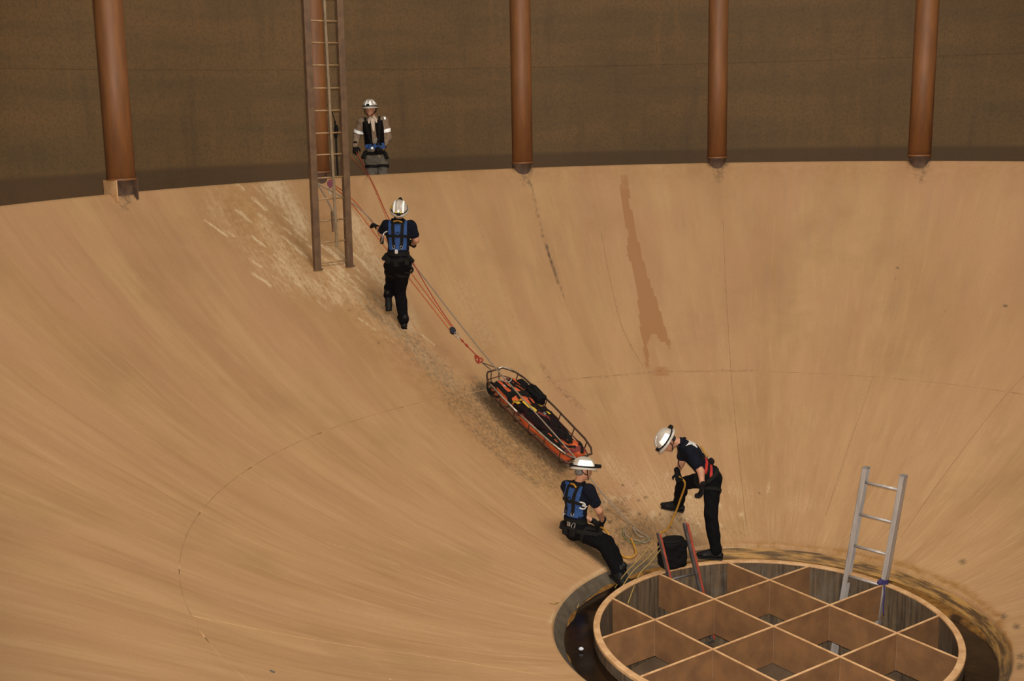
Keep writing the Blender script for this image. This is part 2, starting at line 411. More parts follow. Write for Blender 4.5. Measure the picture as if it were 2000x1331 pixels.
    for _ in range(46):
        x, y = rng.normal(1340, 70), rng.normal(1010, 38)
        if y < 1075: blob(1, x, y, rng.uniform(5, 16), rng.uniform(4, 10), rng.uniform(0.4, 0.9), rng.uniform(0, 3)); blob(0, x + rng.normal(-25, 25), y + rng.normal(12, 14), rng.uniform(2, 8), rng.uniform(1.5, 4), rng.uniform(0.3, 0.6), rng.uniform(0, 3))
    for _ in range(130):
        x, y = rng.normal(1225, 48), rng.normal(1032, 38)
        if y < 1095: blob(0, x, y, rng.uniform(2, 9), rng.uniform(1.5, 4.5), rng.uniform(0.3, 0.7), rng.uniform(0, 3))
    # ochre
    line(2, [(450, 400), (540, 480), (620, 560)], 60, 0.5, 40); line(2, [(700, 600), (860, 760), (1000, 880), (1160, 990)], 45, 0.45, 50)
    blob(2, 640, 430, 60, 80, 0.5); blob(2, 1230, 1060, 70, 50, 0.6); line(2, [(720, 345), (1000, 335), (2000, 330)], 26, 0.22, 26)
    line(2, [(1380, 1070), (1500, 1066), (1640, 1078), (1760, 1103), (1880, 1150), (1950, 1205), (1972, 1270)], 8, 0.9, 8)
    # the wet run
    wet = in_poly(px, py, [(1208, 340), (1226, 340), (1232, 400), (1242, 452), (1256, 505), (1268, 548), (1283, 585), (1296, 630), (1304, 655), (1312, 676), (1307, 672), (1308, 688), (1300, 668), (1290, 668), (1281, 653), (1273, 652), (1264, 672), (1268, 695), (1266, 716), (1262, 718), (1258, 690), (1250, 640), (1244, 570), (1236, 520), (1224, 500), (1226, 460), (1214, 400)])
    top = np.clip((py - 345) / 140, 0.0, 1); S[:, 3] = np.where(wet, 0.50 + 0.30 * top, 0)
    S[:, 3] = np.maximum(S[:, 3], 0.53 * np.exp(-((px - 1292) / 26) ** 4 - ((py - 726) / 15) ** 4))
    at = me.color_attributes.new('stain_and_shade', 'FLOAT_COLOR', 'POINT'); at.data.foreach_set('color', np.clip(S, 0, 1).ravel())
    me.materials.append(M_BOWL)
    o = bpy.data.objects.new('floor', me); COL.objects.link(o)
    return tag(o, 'tan steel bowl-shaped tank bottom with streaks and a dirt track', kind='structure')
floor = build_bowl()

def weld(pts, r, m, name='weld_seam'):
    return MB().tube(pts, r, 5, caps=True).build(name, m, floor, smooth=True)
def polar_pt(r, t, h=0.0):
    p = np.array([r * math.cos(t), r * math.sin(t), float(zb(r))]); return p + bn(p) * h
R_SEAM = 5.787
for k in range(24):     # one weld per bottom plate along the horizontal seam
    a0, a1 = 2 * math.pi * k / 24, 2 * math.pi * (k + 1) / 24
    weld([polar_pt(R_SEAM, a0 + (a1 - a0) * j / 10, -0.0015) for j in range(11)], 0.006, M_SEAM)
def seam_px(q, r=0.0035, m=None):
    weld([onb(x, y, -0.0015) for x, y in smooth_path([(x, y, 0) for x, y in q], 5) and [(p[0], p[1]) for p in smooth_path([(x, y, 0) for x, y in q], 5)]], r, m or M_SEAMD)
seam_px([(1174, 452), (1190, 540), (1215, 640), (1256, 718)]); seam_px([(2000, 735), (1950, 790), (1850, 920), (1760, 1050)])
seam_px([(370, 1203), (620, 1252), (860, 1287), (1090, 1325)], 0.003, plain('pale_weld_bead_tan', (188, 148, 100), (176, 134, 90), 6, 0.65))
seam_px([(1412, 430), (1418, 560), (1428, 730), (1442, 880), (1458, 1030)], 0.003); seam_px([(1706, 735), (1655, 880), (1612, 1010)], 0.003)

# ------------------------------------------------------------------ walkway, wall
wk = MB().lathe([(R_CREST + 0.03, Z_WALK), (R_WALL, Z_WALK - 0.12), (R_WALL, Z_WALK - 0.2), (R_CREST + 0.03, Z_WALK - 0.08), (R_CREST + 0.03, Z_WALK)], 120, math.radians(44), math.radians(166)).build('floor_walkway', M_WALK)
tag(wk, 'sunken brown steel walkway behind the bowl rim', kind='structure')
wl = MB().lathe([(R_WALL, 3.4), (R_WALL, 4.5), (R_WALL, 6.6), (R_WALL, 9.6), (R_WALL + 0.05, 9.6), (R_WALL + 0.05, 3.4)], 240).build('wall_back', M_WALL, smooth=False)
tag(wl, 'dark brown curved steel tank shell behind the columns', kind='structure')
for z in (6.05,):
    for k in range(12):
        a0, a1 = 2 * math.pi * k / 12, 2 * math.pi * (k + 1) / 12
        MB().tube([((R_WALL - 0.002) * math.cos(a0 + (a1 - a0) * j / 20), (R_WALL - 0.002) * math.sin(a0 + (a1 - a0) * j / 20), z) for j in range(21)], 0.005, 5).build('shell_weld', M_WALL, wl)
# ------------------------------------------------------------------ columns on the rim
COLS = [(149.4, -0.012, 0.185, 'leftmost orange-brown pipe column on the bowl rim, nearest and widest'),
        (127.75, -0.018, 0.155, 'orange-brown pipe column directly behind the fixed wall ladder'),
        (105.2, -0.018, 0.172, 'orange-brown pipe column right of the rescuer on the walkway, scuffed mid height'),
        (84.0, 0.0, 0.162, 'brown pipe column on the bowl rim, second from the right edge'),
        (63.2, 0.066, 0.180, 'rightmost dark brown pipe column on the bowl rim')]
for deg, lean, rad, lab in COLS:
    t = math.radians(deg); u = np.array([math.cos(t), math.sin(t), 0]); tg = np.array([-math.sin(t), math.cos(t), 0]); zz = np.array([0, 0, 1.])
    base = u * R_CREST + zz * float(zb(R_CREST)); zbm = 0.19 if deg > 140 else 0.10
    e = empty('pipe_column', base, lab, 'column', 'pipe columns standing around the bowl rim')
    n = 32; V = []; Fc = []
    for j, z in enumerate((zbm, 1.5, 3.0, 4.6)):
        for k in range(n):
            a = 2 * math.pi * k / n; V.append(base + zz * z + u * lean * z + rad * (math.cos(a) * u + math.sin(a) * tg))
    for j in range(3):
        for k in range(n): Fc.append((j * n + k, j * n + (k + 1) % n, (j + 1) * n + (k + 1) % n, (j + 1) * n + k))
    Fc.append(tuple(range(n - 1, -1, -1))); link_mesh('shaft', V, Fc, M_COLUMN, e, base, True)
    n = 32; V = []
    for z, rr in ((zbm - 0.012, rad + 0.012), (zbm + 0.012, rad + 0.012)):
        for k in range(n): a = 2 * math.pi * k / n; V.append(base + zz * z + rr * (math.cos(a) * u + math.sin(a) * tg))
    Fc = [(k, (k + 1) % n, n + (k + 1) % n, n + k) for k in range(n)] + [tuple(range(n - 1, -1, -1)), tuple(range(n, 2 * n))]
    link_mesh('base_plate', V, Fc, M_COLUMN, e, base)
    if deg > 140:
        for s in (-1, 1):
            MB().box(base + tg * s * (rad - 0.010) + zz * (zbm / 2 - 0.05) + u * 0.02, np.array([tg, u, zz]), (0.014, 2 * rad - 0.12, zbm + 0.09)).build('gusset', M_RIM if s > 0 else M_COLBASE, e, base)
        MB().box(base + u * (rad - 0.20) + zz * (zbm / 2 - 0.05), np.array([tg, u, zz]), (2 * rad - 0.05, 0.02, zbm + 0.10)).build('back_gusset', M_COLBASE, e, base)
    else:
        V = []
        for z, rr in ((-0.10, rad - 0.012), (zbm - 0.012, rad - 0.012)):
            for k in range(n): a = 2 * math.pi * k / n; V.append(base + zz * z + u * 0.05 + rr * (math.cos(a) * u * 0.8 + math.sin(a) * tg))
        link_mesh('foot_collar', V, [(k, (k + 1) % n, n + (k + 1) % n, n + k) for k in range(n)] + [tuple(range(n - 1, -1, -1)), tuple(range(n, 2 * n))], M_COLBASE, e, base)

# ------------------------------------------------------------------ riser with its egg-crate baffle
def pipe_material():
    b = NB('stained_riser_pipe'); th, r, z = b.polar()
    st = b.noise(b.xyz(b.math('MULTIPLY', th, 40.0), b.math('MULTIPLY', z, 1.1), 2), 1.0, 6, 0.65); bl = b.noise(b.pos(), 5, 5)
    c = b.mix(b.ramp(st, 0.36, 0.62), lin((66, 56, 46)), lin((116, 94, 70)))
    c = b.mix(b.math('MULTIPLY', b.ramp(bl, 0.5, 0.7), 0.4), c, lin((120, 110, 98)))
    b.b.inputs['Specular IOR Level'].default_value = 0.2
    return b.done(c, 0.8)
M_PIPE = pipe_material()
M_PLATE = plain('brown_baffle_steel', (146, 104, 66), (124, 88, 58), 5, 0.55, bump=0.04, detail=5)
M_WBEAD = plain('pale_weld_bead', (150, 124, 96), (128, 100, 74), 14, 0.6)
riser = empty('riser_pipe', (0, 0, 0), 'wide round riser opening with tan rim and square baffle cells', 'riser pipe')
rim_ang = 2 * math.pi / 12
for k in range(1):
    prof = [(R_IN, -0.02), (R_IN, -0.004), (R_IN + 0.004, 0.0), (R_OUT - 0.006, 0.0), (R_OUT, -0.006), (R_OUT, -0.035), (R_IN + 0.02, -0.035), (R_IN + 0.02, -0.02), (R_IN, -0.02)]
    MB().lathe(prof, 160).build('rim', M_RIM, riser, smooth=False)
MB().lathe([(R_IN + 0.004, -0.02), (R_IN + 0.004, -2.0), (R_OUT - 0.004, -2.0), (R_OUT - 0.004, -0.035)], 160).build('pipe_wall', M_PIPE, riser, smooth=False)
ga, gb = np.array([math.cos(GANG), math.sin(GANG), 0]), np.array([-math.sin(GANG), math.cos(GANG), 0]); ZZ = np.array([0, 0, 1.])
PH = 0.40; GOFF = np.array([0.007, 0.027, 0])
for (d1, d2) in ((ga, gb), (gb, ga)):
    for i in (-1, 0, 1):
        oc = d2 * i * CELL + GOFF; o1 = oc @ d1; o2 = oc @ d2; hc = math.sqrt(R_IN ** 2 - o2 ** 2)
        stops = [-hc - o1] + [j * CELL for j in (-1, 0, 1)] + [hc - o1]
        for a, b_ in zip(stops[:-1], stops[1:]):
            c = oc + d1 * (a + b_) / 2; L = b_ - a; ax = np.array([d1, d2, ZZ])
            pl = MB().box(c - ZZ * (PH / 2 + 0.008), ax, (L - 0.004, 0.012, PH)).build('baffle_panel', M_PLATE, riser, c)
            MB().bbox(c - ZZ * 0.006, ax, (L, 0.020, 0.016), 0.004).build('edge_strip', M_RIM, pl, c)
for i in (-1, 0, 1):
    for j in (-1, 0, 1):
        p = GOFF + ga * i * CELL + gb * j * CELL
        MB().tube([p - ZZ * 0.02, p - ZZ * (PH + 0.008)], 0.011, 6).build('weld_bead', M_WBEAD, riser, p)
MB().lathe([(0.0, -1.02), (R_IN - 0.01, -1.02), (R_IN - 0.01, -1.06), (0.0, -1.06)], 96).build('inner_deck', plain('riser_deck_steel', (112, 86, 60), (92, 70, 50), 4, 0.7), riser)

# ------------------------------------------------------------------ gutter of dirty water round the riser
def lip_material():
    b = NB('grimy_gutter_lip'); th, r, z = b.polar(); nz = b.noise(b.pos(), 9, 6, 0.65); st = b.noise(b.xyz(b.math('MULTIPLY', th, 5.0), b.math('MULTIPLY', r, 26.0), 0), 1.0, 5, 0.6)
    side = b.ramp(b.math('ADD', b.math('ABSOLUTE', b.math('SUBTRACT', th, 0.75)), b.math('MULTIPLY', nz, 0.5)), 1.75, 1.2)
    c = b.mix(b.ramp(nz, 0.35, 0.65), lin((92, 80, 62)), lin((70, 58, 44))); oc = b.mix(b.ramp(st, 0.42, 0.60), lin((86, 60, 28)), lin((172, 128, 66)))
    return b.done(b.mix(side, c, oc), 0.75)
MB().lathe([(R_EDGE - 0.030, float(zb(R_EDGE)) - 0.048), (R_EDGE - 0.130, -0.120), (R_EDGE - 0.138, -0.140), (R_EDGE - 0.140, -0.26)], 180).build('gutter_lip', lip_material(), floor, smooth=True)
def mud_material():
    b = NB('ochre_sediment'); nz = b.noise(b.pos(), 9, 6, 0.6); n2 = b.noise(b.pos(), 3.0, 4); b.b.inputs['Specular IOR Level'].default_value = 0.15
    c = b.mix(b.ramp(nz, 0.35, 0.65), lin((142, 98, 44)), lin((104, 70, 30))); c = b.mix(b.ramp(n2, 0.54, 0.66), c, lin((58, 38, 20)))
    return b.done(c, 0.8)
def gutter():
    NT, NR = 420, 20; V = []; r0, r1 = R_OUT - 0.01, R_EDGE - 0.132
    ph = [rng.uniform(0, 6.28) for _ in range(9)]
    for k in range(NT):
        t = 2 * math.pi * k / NT; deg = math.degrees(t) % 360
        # a bank of sediment lies along the outer edge from the far side round to the right
        amt = np.interp(deg, [0, 8, 25, 45, 70, 95, 120, 150, 170, 200, 250, 300, 340, 352, 360], [0.30, 0.65, 1.0, 0.75, 0.7, 0.55, 0.5, 0.25, 0.30, 0.30, 0.3, 0.2, 0.1, 0.15, 0.30])
        wob = 0.10 * math.sin(7 * t + ph[0]) + 0.07 * math.sin(15 * t + ph[1]) + 0.05 * math.sin(29 * t + ph[2])
        for i in range(NR):
            s = i / (NR - 1); r = r0 + (r1 - r0) * s
            h = -0.20 + 0.085 * max(0, min(1, (s - (1.0 - 0.85 * amt + wob * 0.6)) / 0.35)) + 0.004 * math.sin(40 * t + 9 * s + ph[3]) * math.sin(23 * s + 13 * t + ph[4])
            V.append((r * math.cos(t), r * math.sin(t), h))
    Fc = [(k * NR + i, ((k + 1) % NT) * NR + i, ((k + 1) % NT) * NR + i + 1, k * NR + i + 1) for k in range(NT) for i in range(NR - 1)]
    o = link_mesh('gutter_sediment', V, Fc, mud_material(), smooth=True); tag(o, 'ochre and black sediment lying in the gutter around the riser', 'sediment', kind='stuff')
gutter()
b = NB('dark_standing_water'); wn = b.noise(b.pos(), 14, 3); b.bump(wn, 0.06, 0.01); b.b.inputs['IOR'].default_value = 1.33
M_WATER = b.done(b.mix(b.ramp(b.noise(b.pos(), 4, 5), 0.45, 0.7), lin((20, 14, 10)), lin((44, 27, 13))), 0.15)
w = MB().lathe([(R_OUT - 0.005, -0.150), (R_EDGE - 0.13, -0.150)], 160).build('gutter_water', M_WATER); tag(w, 'dark brown standing water in the gutter around the riser', 'water', kind='stuff')
# ------------------------------------------------------------------ ladders
M_LRAIL = plain('brown_coated_ladder_steel', (112, 84, 58), (92, 68, 48), 7, 0.6, bump=0.05)
M_RUNG = plain('worn_tan_ladder_rung', (176, 142, 98), (150, 116, 78), 12, 0.6)
M_SRAIL = plain('grey_safety_rail', (150, 128, 100), (126, 106, 82), 8, 0.5)
def wall_ladder():
    L = onb(618, 526); R = onb(684, 519); c = (L + R) / 2; t = nrm((R - L) * np.array([1, 1, 0])); u = np.array([t[1], -t[0], 0]); u = u if u @ CAM < 0 else u
    u = -nrm(np.array([c[0], c[1], 0]))                # towards the middle of the tank
    base = c.copy(); lean = -u * 0.012 + t * 0.020 + ZZ; H = 5.2
    e = empty('fixed_ladder', base, 'tall fixed brown steel ladder with its feet on the bowl slope', 'ladder')
    hw = 0.275; ax = np.array([t, u, ZZ])
    for s, zf in ((-1, L[2]), (1, R[2])):
        p0 = base + t * s * hw; p0[2] = zf - 0.02; p1 = p0 + lean * H; V = []; prof = [(-0.052, -0.03), (0.052, -0.03), (0.052, 0.03), (0.040, 0.03), (0.040, -0.012), (-0.040, -0.012), (-0.040, 0.03), (-0.052, 0.03)]
        for p in (p0, p1):
            for a, b_ in prof: V.append(p + t * a - u * b_ )
        n = len(prof); Fc = [(k, (k + 1) % n, n + (k + 1) % n, n + k) for k in range(n)] + [tuple(range(n)), tuple(range(2 * n - 1, n - 1, -1))]
        rl = link_mesh('side_rail', V, Fc, M_LRAIL, e, p0)
        MB().box(p0 + ZZ * 0.015, ax, (0.15, 0.09, 0.02)).build('foot_plate', M_LRAIL, rl, p0)
    # rungs at their measured heights
    ys = [512, 472, 430, 388, 347, 302, 260, 216, 172, 127, 83, 40]
    zs = []
    for y in ys:
        z = [base[2] + k * 0.005 for k in range(-40, 1200)]; py = [pix(base + np.array([0, 0, q - base[2]]))[1] for q in z]; zs.append(float(np.interp(y, py[::-1], z[::-1])))
    step = (zs[-1] - zs[0]) / (len(zs) - 1); zs += [zs[-1] + step * k for k in range(1, 4)]
    for z in zs:
        off = lean * (z - base[2]); MB().tube([base + off - t * (hw - 0.04), base + off + t * (hw - 0.04)], 0.012, 8).build('rung', M_RUNG, e, base + off, True)
    zlow = base[2] + 0.30
    sr = MB().bbox(base + u * 0.05 + lean * (H / 2 + 0.15) + t * 0.012, ax, (0.038, 0.030, H - 0.3), 0.006).build('safety_rail', M_SRAIL, e, base)
    MB().bbox(base + u * 0.06 + lean * 0.68 - t * 0.022, ax, (0.026, 0.04, 0.30), 0.008).build('rail_joint', M_LRAIL, sr, base)
    MB().tube([base + lean * 0.30 + t * 0.25 + u * 0.02, base + lean * 0.06 + t * 0.26 + u * 0.02], 0.02, 8).build('brace_lug', M_LRAIL, e, base)
    return base, t, u
WL, WT, WU = wall_ladder()

M_ALU = plain('brushed_aluminium', (190, 180, 172), (166, 156, 150), 20, 0.45, 0.25, stretch=(1, 1, 0.1))
def alu_ladder():
    rc = onz(1727, 1141, 0.0); top_r = U(1765, 930, dep(rc) - 0.20); d = top_r - rc
    # left rail: same height at the top, seen at its own place
    top_l = onz(1692, 912, top_r[2] + 0.015); off = top_l - top_r; off[2] = 0; w = nrm(off); fwdv = nrm(np.cross(w, d)); dn = nrm(d)
    zb_ = -1.0; k = (zb_ - top_r[2]) / d[2]; bot_r = top_r + d * k; base = bot_r + off / 2
    e = empty('extension_ladder', base, 'bright aluminium ladder standing in the riser, tied with purple cord', 'ladder')
    ax = np.array([w, fwdv, dn]); L = np.linalg.norm(top_r - bot_r)
    for p in (bot_r, bot_r + off):
        mb = MB(); s = 1 if p is bot_r else -1; mid = p + dn * L / 2
        mb.bbox(mid + w * s * -0.026, ax, (0.008, 0.078, L), 0.002); mb.bbox(mid + fwdv * 0.035, ax, (0.060, 0.008, L), 0.002); mb.bbox(mid - fwdv * 0.035, ax, (0.060, 0.008, L), 0.002)
        rl = mb.build('side_rail', M_ALU, e, p); MB().bbox(p + dn * (L + 0.004), ax, (0.064, 0.082, 0.02), 0.006).build('end_cap', plain('grey_plastic_cap', (150, 146, 142), None, 9, 0.6), rl, p)
    ys = (948, 1011, 1073, 1133); ts = []
    for y in ys:
        tt = np.linspace(0, L, 400); py = [pix(bot_r + off * 0.5 + dn * q)[1] + 0 for q in tt]; ts.append(float(np.interp(y + 2, py[::-1], tt[::-1])))
    step = (ts[0] - ts[-1]) / 3; ts += [ts[-1] - step * k for k in range(1, 4)]
    for q in ts:
        if q > 0.05: MB().tube([bot_r + dn * q, bot_r + off + dn * q], 0.016, 10).build('rung', M_ALU, e, bot_r + dn * q, True)
    return rc, w, fwdv, dn
AL = alu_ladder()
M_PURPLE = plain('purple_cord', (62, 48, 108), (40, 32, 78), 40, 0.8)
def knot_cord():
    rc = AL[0]; e = empty('tie_cord', rc, 'purple cord knotted round the aluminium ladder with a hanging tail', 'cord')
    pts = []
    for k in range(60):
        a = k / 60 * 2 * math.pi * 4; pts.append(rc + ZZ * (0.005 + 0.05 * k / 60) + AL[1] * (0.036 * math.cos(a) ) + AL[2] * 0.052 * math.sin(a))
    MB().tube(pts, 0.009, 6).build('lashing', M_PURPLE, e, rc, True)
    MB().ball(rc + AL[2] * -0.05 - AL[1] * -0.02 + ZZ * 0.02, (0.04, 0.03, 0.035), 10).build('knot', M_PURPLE, e, rc, True)
    tl = [U(1726, 1140, dep(rc) - 0.06), U(1727, 1160, dep(rc) - 0.05), U(1725, 1185, dep(rc) - 0.04), U(1726, 1203, dep(rc) - 0.03)]
    MB().tube(smooth_path(tl, 5), 0.008, 6).build('tail', M_PURPLE, e, rc, True)
knot_cord()
M_RED = plain('red_fibreglass', (182, 84, 60), (156, 68, 52), 14, 0.5)
M_GREYF = plain('grey_ladder_web', (112, 104, 98), (86, 80, 78), 10, 0.5, 0.3)
def red_ladder():
    lb, lt = onz(1298, 1120, 0.0), None
    lb = lb * np.array([0.985, 0.985, 1]); lt = U(1284, 1042, dep(lb) - 0.12); rb_ = onz(1354, 1103, 0.0) * np.array([0.955, 0.955, 1]); rt_ = U(1338, 1022, dep(rb_) - 0.12)
    d = (lt - lb + rt_ - rb_) / 2; dn = nrm(d); w = nrm(rb_ - lb); fv = nrm(np.cross(w, dn)); base = (lb + rb_) / 2 - dn * 1.0
    e = empty('fibreglass_ladder', base, 'short red and grey fibreglass ladder poking out of the riser behind the black bag', 'ladder')
    ax = np.array([w, fv, dn])
    for p, q in ((lb, lt), (rb_, rt_)):
        L = np.linalg.norm(q - p) + 0.95; mid = q - dn * L / 2; s = 1 if p is rb_ else -1
        rl = MB().bbox(mid - w * s * 0.012, ax, (0.030, 0.05, L), 0.005).build('side_rail', M_GREYF, e, p); MB().bbox(mid + w * 0.020, ax, (0.030, 0.056, L - 0.01), 0.005).build('red_flange', M_RED, rl, p)
    for k in range(4):
        c = base + dn * (0.02 + 0.3 * k); hw = np.linalg.norm(rb_ - lb) / 2; MB().tube([c - w * hw, c + w * hw], 0.014, 8).build('rung', M_GREYF, e, c, True)
    return lb, rb_, lt, rt_, dn, fv, w
RL = red_ladder()

# ------------------------------------------------------------------ smooth solid modelling
def smin(a, b_, k):
    h = np.clip(0.5 + 0.5 * (b_ - a) / k, 0, 1); return b_ + (a - b_) * h - k * h * (1 - h)
def cone(a, b_, ra, rb, flat=None, k=1.0): return ('c', np.asarray(a, float), np.asarray(b_, float), ra, rb, flat, k)
def ell(c, ax, r): return ('e', np.asarray(c, float), np.asarray(ax, float), np.asarray(r, float))
def blk(c, ax, h, rnd): return ('b', np.asarray(c, float), np.asarray(ax, float), np.asarray(h, float), rnd)
def psdf(P, q):
    if q[0] == 'c':
        _, a, b_, ra, rb, fl, k = q; ab = b_ - a; L2 = max(ab @ ab, 1e-9); d = P - a; t = np.clip((d @ ab) / L2, 0, 1); d = d - t[:, None] * ab
        if fl is not None: cmp_ = d @ fl; d = d + np.outer(cmp_, fl) * (1 / k - 1)
        return np.sqrt((d * d).sum(1)) - (ra + (rb - ra) * t)
    if q[0] == 'e':
        _, c, ax, r = q; d = (P - c) @ ax.T; k0 = np.sqrt(((d / r) ** 2).sum(1)); k1 = np.sqrt(((d / (r * r)) ** 2).sum(1)) + 1e-9; return k0 * (k0 - 1) / k1
    _, c, ax, h, rnd = q; d = np.abs((P - c) @ ax.T) - (h - rnd); return np.sqrt((np.maximum(d, 0) ** 2).sum(1)) + np.minimum(d.max(1), 0) - rnd
class Solid:
    def __init__(s, prims, k=0.03, wr=0.0, wf=30.0, ph=0.0): s.q = prims; s.k = k; s.wr = wr; s.wf = wf; s.ph = ph
    def __call__(s, P):
        P = np.atleast_2d(np.asarray(P, np.float64)); o = None
        for q in s.q: d = psdf(P, q); o = d if o is None else smin(o, d, s.k)
        if s.wr:
            o = o + s.wr * (np.sin(P[:, 2] * s.wf + 3 * np.sin(P[:, 0] * 14 + s.ph) + 2.5 * np.sin(P[:, 1] * 17)) * 0.7 + 0.5 * np.sin(P[:, 2] * s.wf * 1.9 + P[:, 0] * 40 + s.ph))
        return o
    def bounds(s):
        lo = np.full(3, 1e9); hi = -lo
        for q in s.q:
            if q[0] == 'c': r = max(q[3], q[4]); lo = np.minimum(lo, np.minimum(q[1], q[2]) - r); hi = np.maximum(hi, np.maximum(q[1], q[2]) + r)
            else: r = np.linalg.norm(q[3]) if q[0] == 'b' else np.max(q[3]); lo = np.minimum(lo, q[1] - r); hi = np.maximum(hi, q[1] + r)
        return lo - 0.03, hi + 0.03
    def mesh(s, h):
        lo, hi = s.bounds(); n = np.maximum(np.ceil((hi - lo) / h).astype(int) + 1, 4)
        gx, gy, gz = [lo[i] + h * np.arange(n[i]) for i in range(3)]
        # coarse pass keeps the fine pass to cells near the surface
        c = 4; cx, cy, cz = gx[::c], gy[::c], gz[::c]; CP = np.stack(np.meshgrid(cx, cy, cz, indexing='ij'), -1).reshape(-1, 3)
        cv = s(CP).reshape(len(cx), len(cy), len(cz)); near = np.abs(cv) < h * c * 2.3
        near = near.repeat(c, 0).repeat(c, 1).repeat(c, 2)[:n[0], :n[1], :n[2]]; D = cv.repeat(c, 0).repeat(c, 1).repeat(c, 2)[:n[0], :n[1], :n[2]].copy()
        nn = np.roll(near, c // 2 + 1, 0) | np.roll(near, -c // 2, 0) | near; nn |= np.roll(nn, c // 2 + 1, 1) | np.roll(nn, -c // 2, 1); nn |= np.roll(nn, c // 2 + 1, 2) | np.roll(nn, -c // 2, 2)
        I = np.argwhere(nn); D[nn] = s(lo + I * h)
        # surface nets
        ins = D < 0; a, b_, c_ = n - 1; corners = [(i, j, k) for i in (0, 1) for j in (0, 1) for k in (0, 1)]
        cnt = sum(ins[i:i + a, j:j + b_, k:k + c_].astype(np.int8) for i, j, k in corners); act = (cnt > 0) & (cnt < 8); ids = np.full(act.shape, -1, np.int64); A = np.argwhere(act); ids[act] = np.arange(len(A))
        vals = {q: D[A[:, 0] + q[0], A[:, 1] + q[1], A[:, 2] + q[2]] for q in corners}; acc = np.zeros((len(A), 3)); num = np.zeros(len(A))
        for q in corners:
            for ax in range(3):
                if q[ax] == 0:
                    r = list(q); r[ax] = 1; r = tuple(r); v0, v1 = vals[q], vals[r]; m = (v0 < 0) != (v1 < 0); t = np.where(m, v0 / np.where(m, v0 - v1, 1), 0)
                    p = np.tile(np.array(q, float), (len(A), 1)); p[:, ax] += t; acc[m] += p[m]; num[m] += 1
        V = lo + (A + acc / np.maximum(num, 1)[:, None]) * h; Fc = []
        for ax in range(3):
            o1, o2 = (ax + 1) % 3, (ax + 2) % 3; s0 = [slice(None)] * 3; s1 = [slice(None)] * 3; s0[ax] = slice(0, n[ax] - 1); s1[ax] = slice(1, n[ax])
            e0, e1 = ins[tuple(s0)], ins[tuple(s1)]; E = np.argwhere(e0 != e1); E = E[(E[:, o1] > 0) & (E[:, o2] > 0) & (E[:, o1] < n[o1] - 1) & (E[:, o2] < n[o2] - 1)]
            if not len(E): continue
            def cid(d1, d2): q = E.copy(); q[:, o1] -= d1; q[:, o2] -= d2; return ids[q[:, 0], q[:, 1], q[:, 2]]
            Q = np.stack([cid(1, 1), cid(0, 1), cid(0, 0), cid(1, 0)], 1); fl = ~e0[E[:, 0], E[:, 1], E[:, 2]]; Q[fl] = Q[fl][:, ::-1]; Fc.append(Q)
        Fc = np.concatenate(Fc); Fc = Fc[(Fc >= 0).all(1)]; return V, Fc
    def build(s, name, h, mat, parent, org, quick=True):
        V, Q = s.mesh(h); me = bpy.data.meshes.new(name); me.vertices.add(len(V)); me.vertices.foreach_set('co', (V - org).astype(np.float32).ravel())
        me.loops.add(Q.size); me.loops.foreach_set('vertex_index', Q.astype(np.int32).ravel()); me.polygons.add(len(Q)); me.polygons.foreach_set('loop_start', np.arange(0, Q.size, 4, dtype=np.int32))
        me.polygons.foreach_set('use_smooth', np.ones(len(Q), bool)); me.update(calc_edges=True); me.validate(); me.materials.append(mat)
        o = bpy.data.objects.new(name, me); COL.objects.link(o)
        if parent is not None: o.parent = parent; o.location = Vector(np.asarray(org) - worldloc(parent))
        else: o.location = Vector(org)
        return o
    def grad(s, p):
        e = 0.004; return nrm([float(s(p + np.eye(3)[i] * e)[0] - s(p - np.eye(3)[i] * e)[0]) for i in range(3)])
    def hit(s, o, d, mx=0.8):
        t = 0.0
        for _ in range(50):
            v = float(s(o + d * t)[0])
            if v < 0.0015: return o + d * t
            t += v * 0.8
            if t > mx: return None
        return o + d * t

# ------------------------------------------------------------------ people
M_SKIN = plain('skin', (196, 140, 108), (178, 122, 92), 30, 0.6)
M_NAVY = plain('dark_navy_cotton', (24, 26, 36), (17, 18, 26), 40, 0.95, spec=0.1)
M_BLACK = plain('black_trouser_cloth', (16, 14, 16), (10, 9, 11), 30, 0.95, spec=0.1)
M_BOOT = plain('black_leather_boot', (18, 15, 15), (11, 10, 10), 40, 0.6, spec=0.25)
M_GLOVE = plain('black_work_glove', (24, 20, 19), (15, 13, 13), 60, 0.8, spec=0.15)
M_WEB = plain('black_webbing', (30, 27, 23), (18, 16, 15), 90, 0.85, spec=0.15)
M_BLUE = plain('blue_harness_pad', (34, 78, 138), (26, 58, 110), 60, 0.85)
M_HELM = plain('off_white_helmet', (196, 184, 170), (180, 168, 152), 10, 0.4)
M_TAPE = plain('white_reflective_tape', (255, 255, 252), (252, 252, 250), 40, 0.5, k=0.98)
M_YTAPE = plain('yellow_reflective_tape', (250, 226, 40), (236, 208, 30), 40, 0.5, k=0.95)
M_LAMP = plain('black_headlamp_plastic', (18, 16, 16), (11, 10, 10), 40, 0.6, spec=0.2)
M_HAIR = plain('dark_hair', (52, 40, 32), (36, 28, 22), 90, 0.8)
M_GHAIR = plain('grey_hair', (120, 112, 104), (92, 86, 80), 90, 0.8)
M_METAL = plain('bare_steel_hardware', (190, 186, 180), (150, 146, 142), 40, 0.35, 0.8)
M_OCHRE = plain('ochre_webbing', (196, 142, 40), (168, 116, 30), 60, 0.8)
M_REDW = plain('red_webbing', (196, 40, 26), (160, 30, 22), 60, 0.8)
M_EYE = plain('dark_eye', (34, 26, 22), None, 20, 0.3)
M_TANJ = plain('tan_work_jacket', (146, 122, 98), (124, 102, 82), 14, 0.9, bump=0.1)
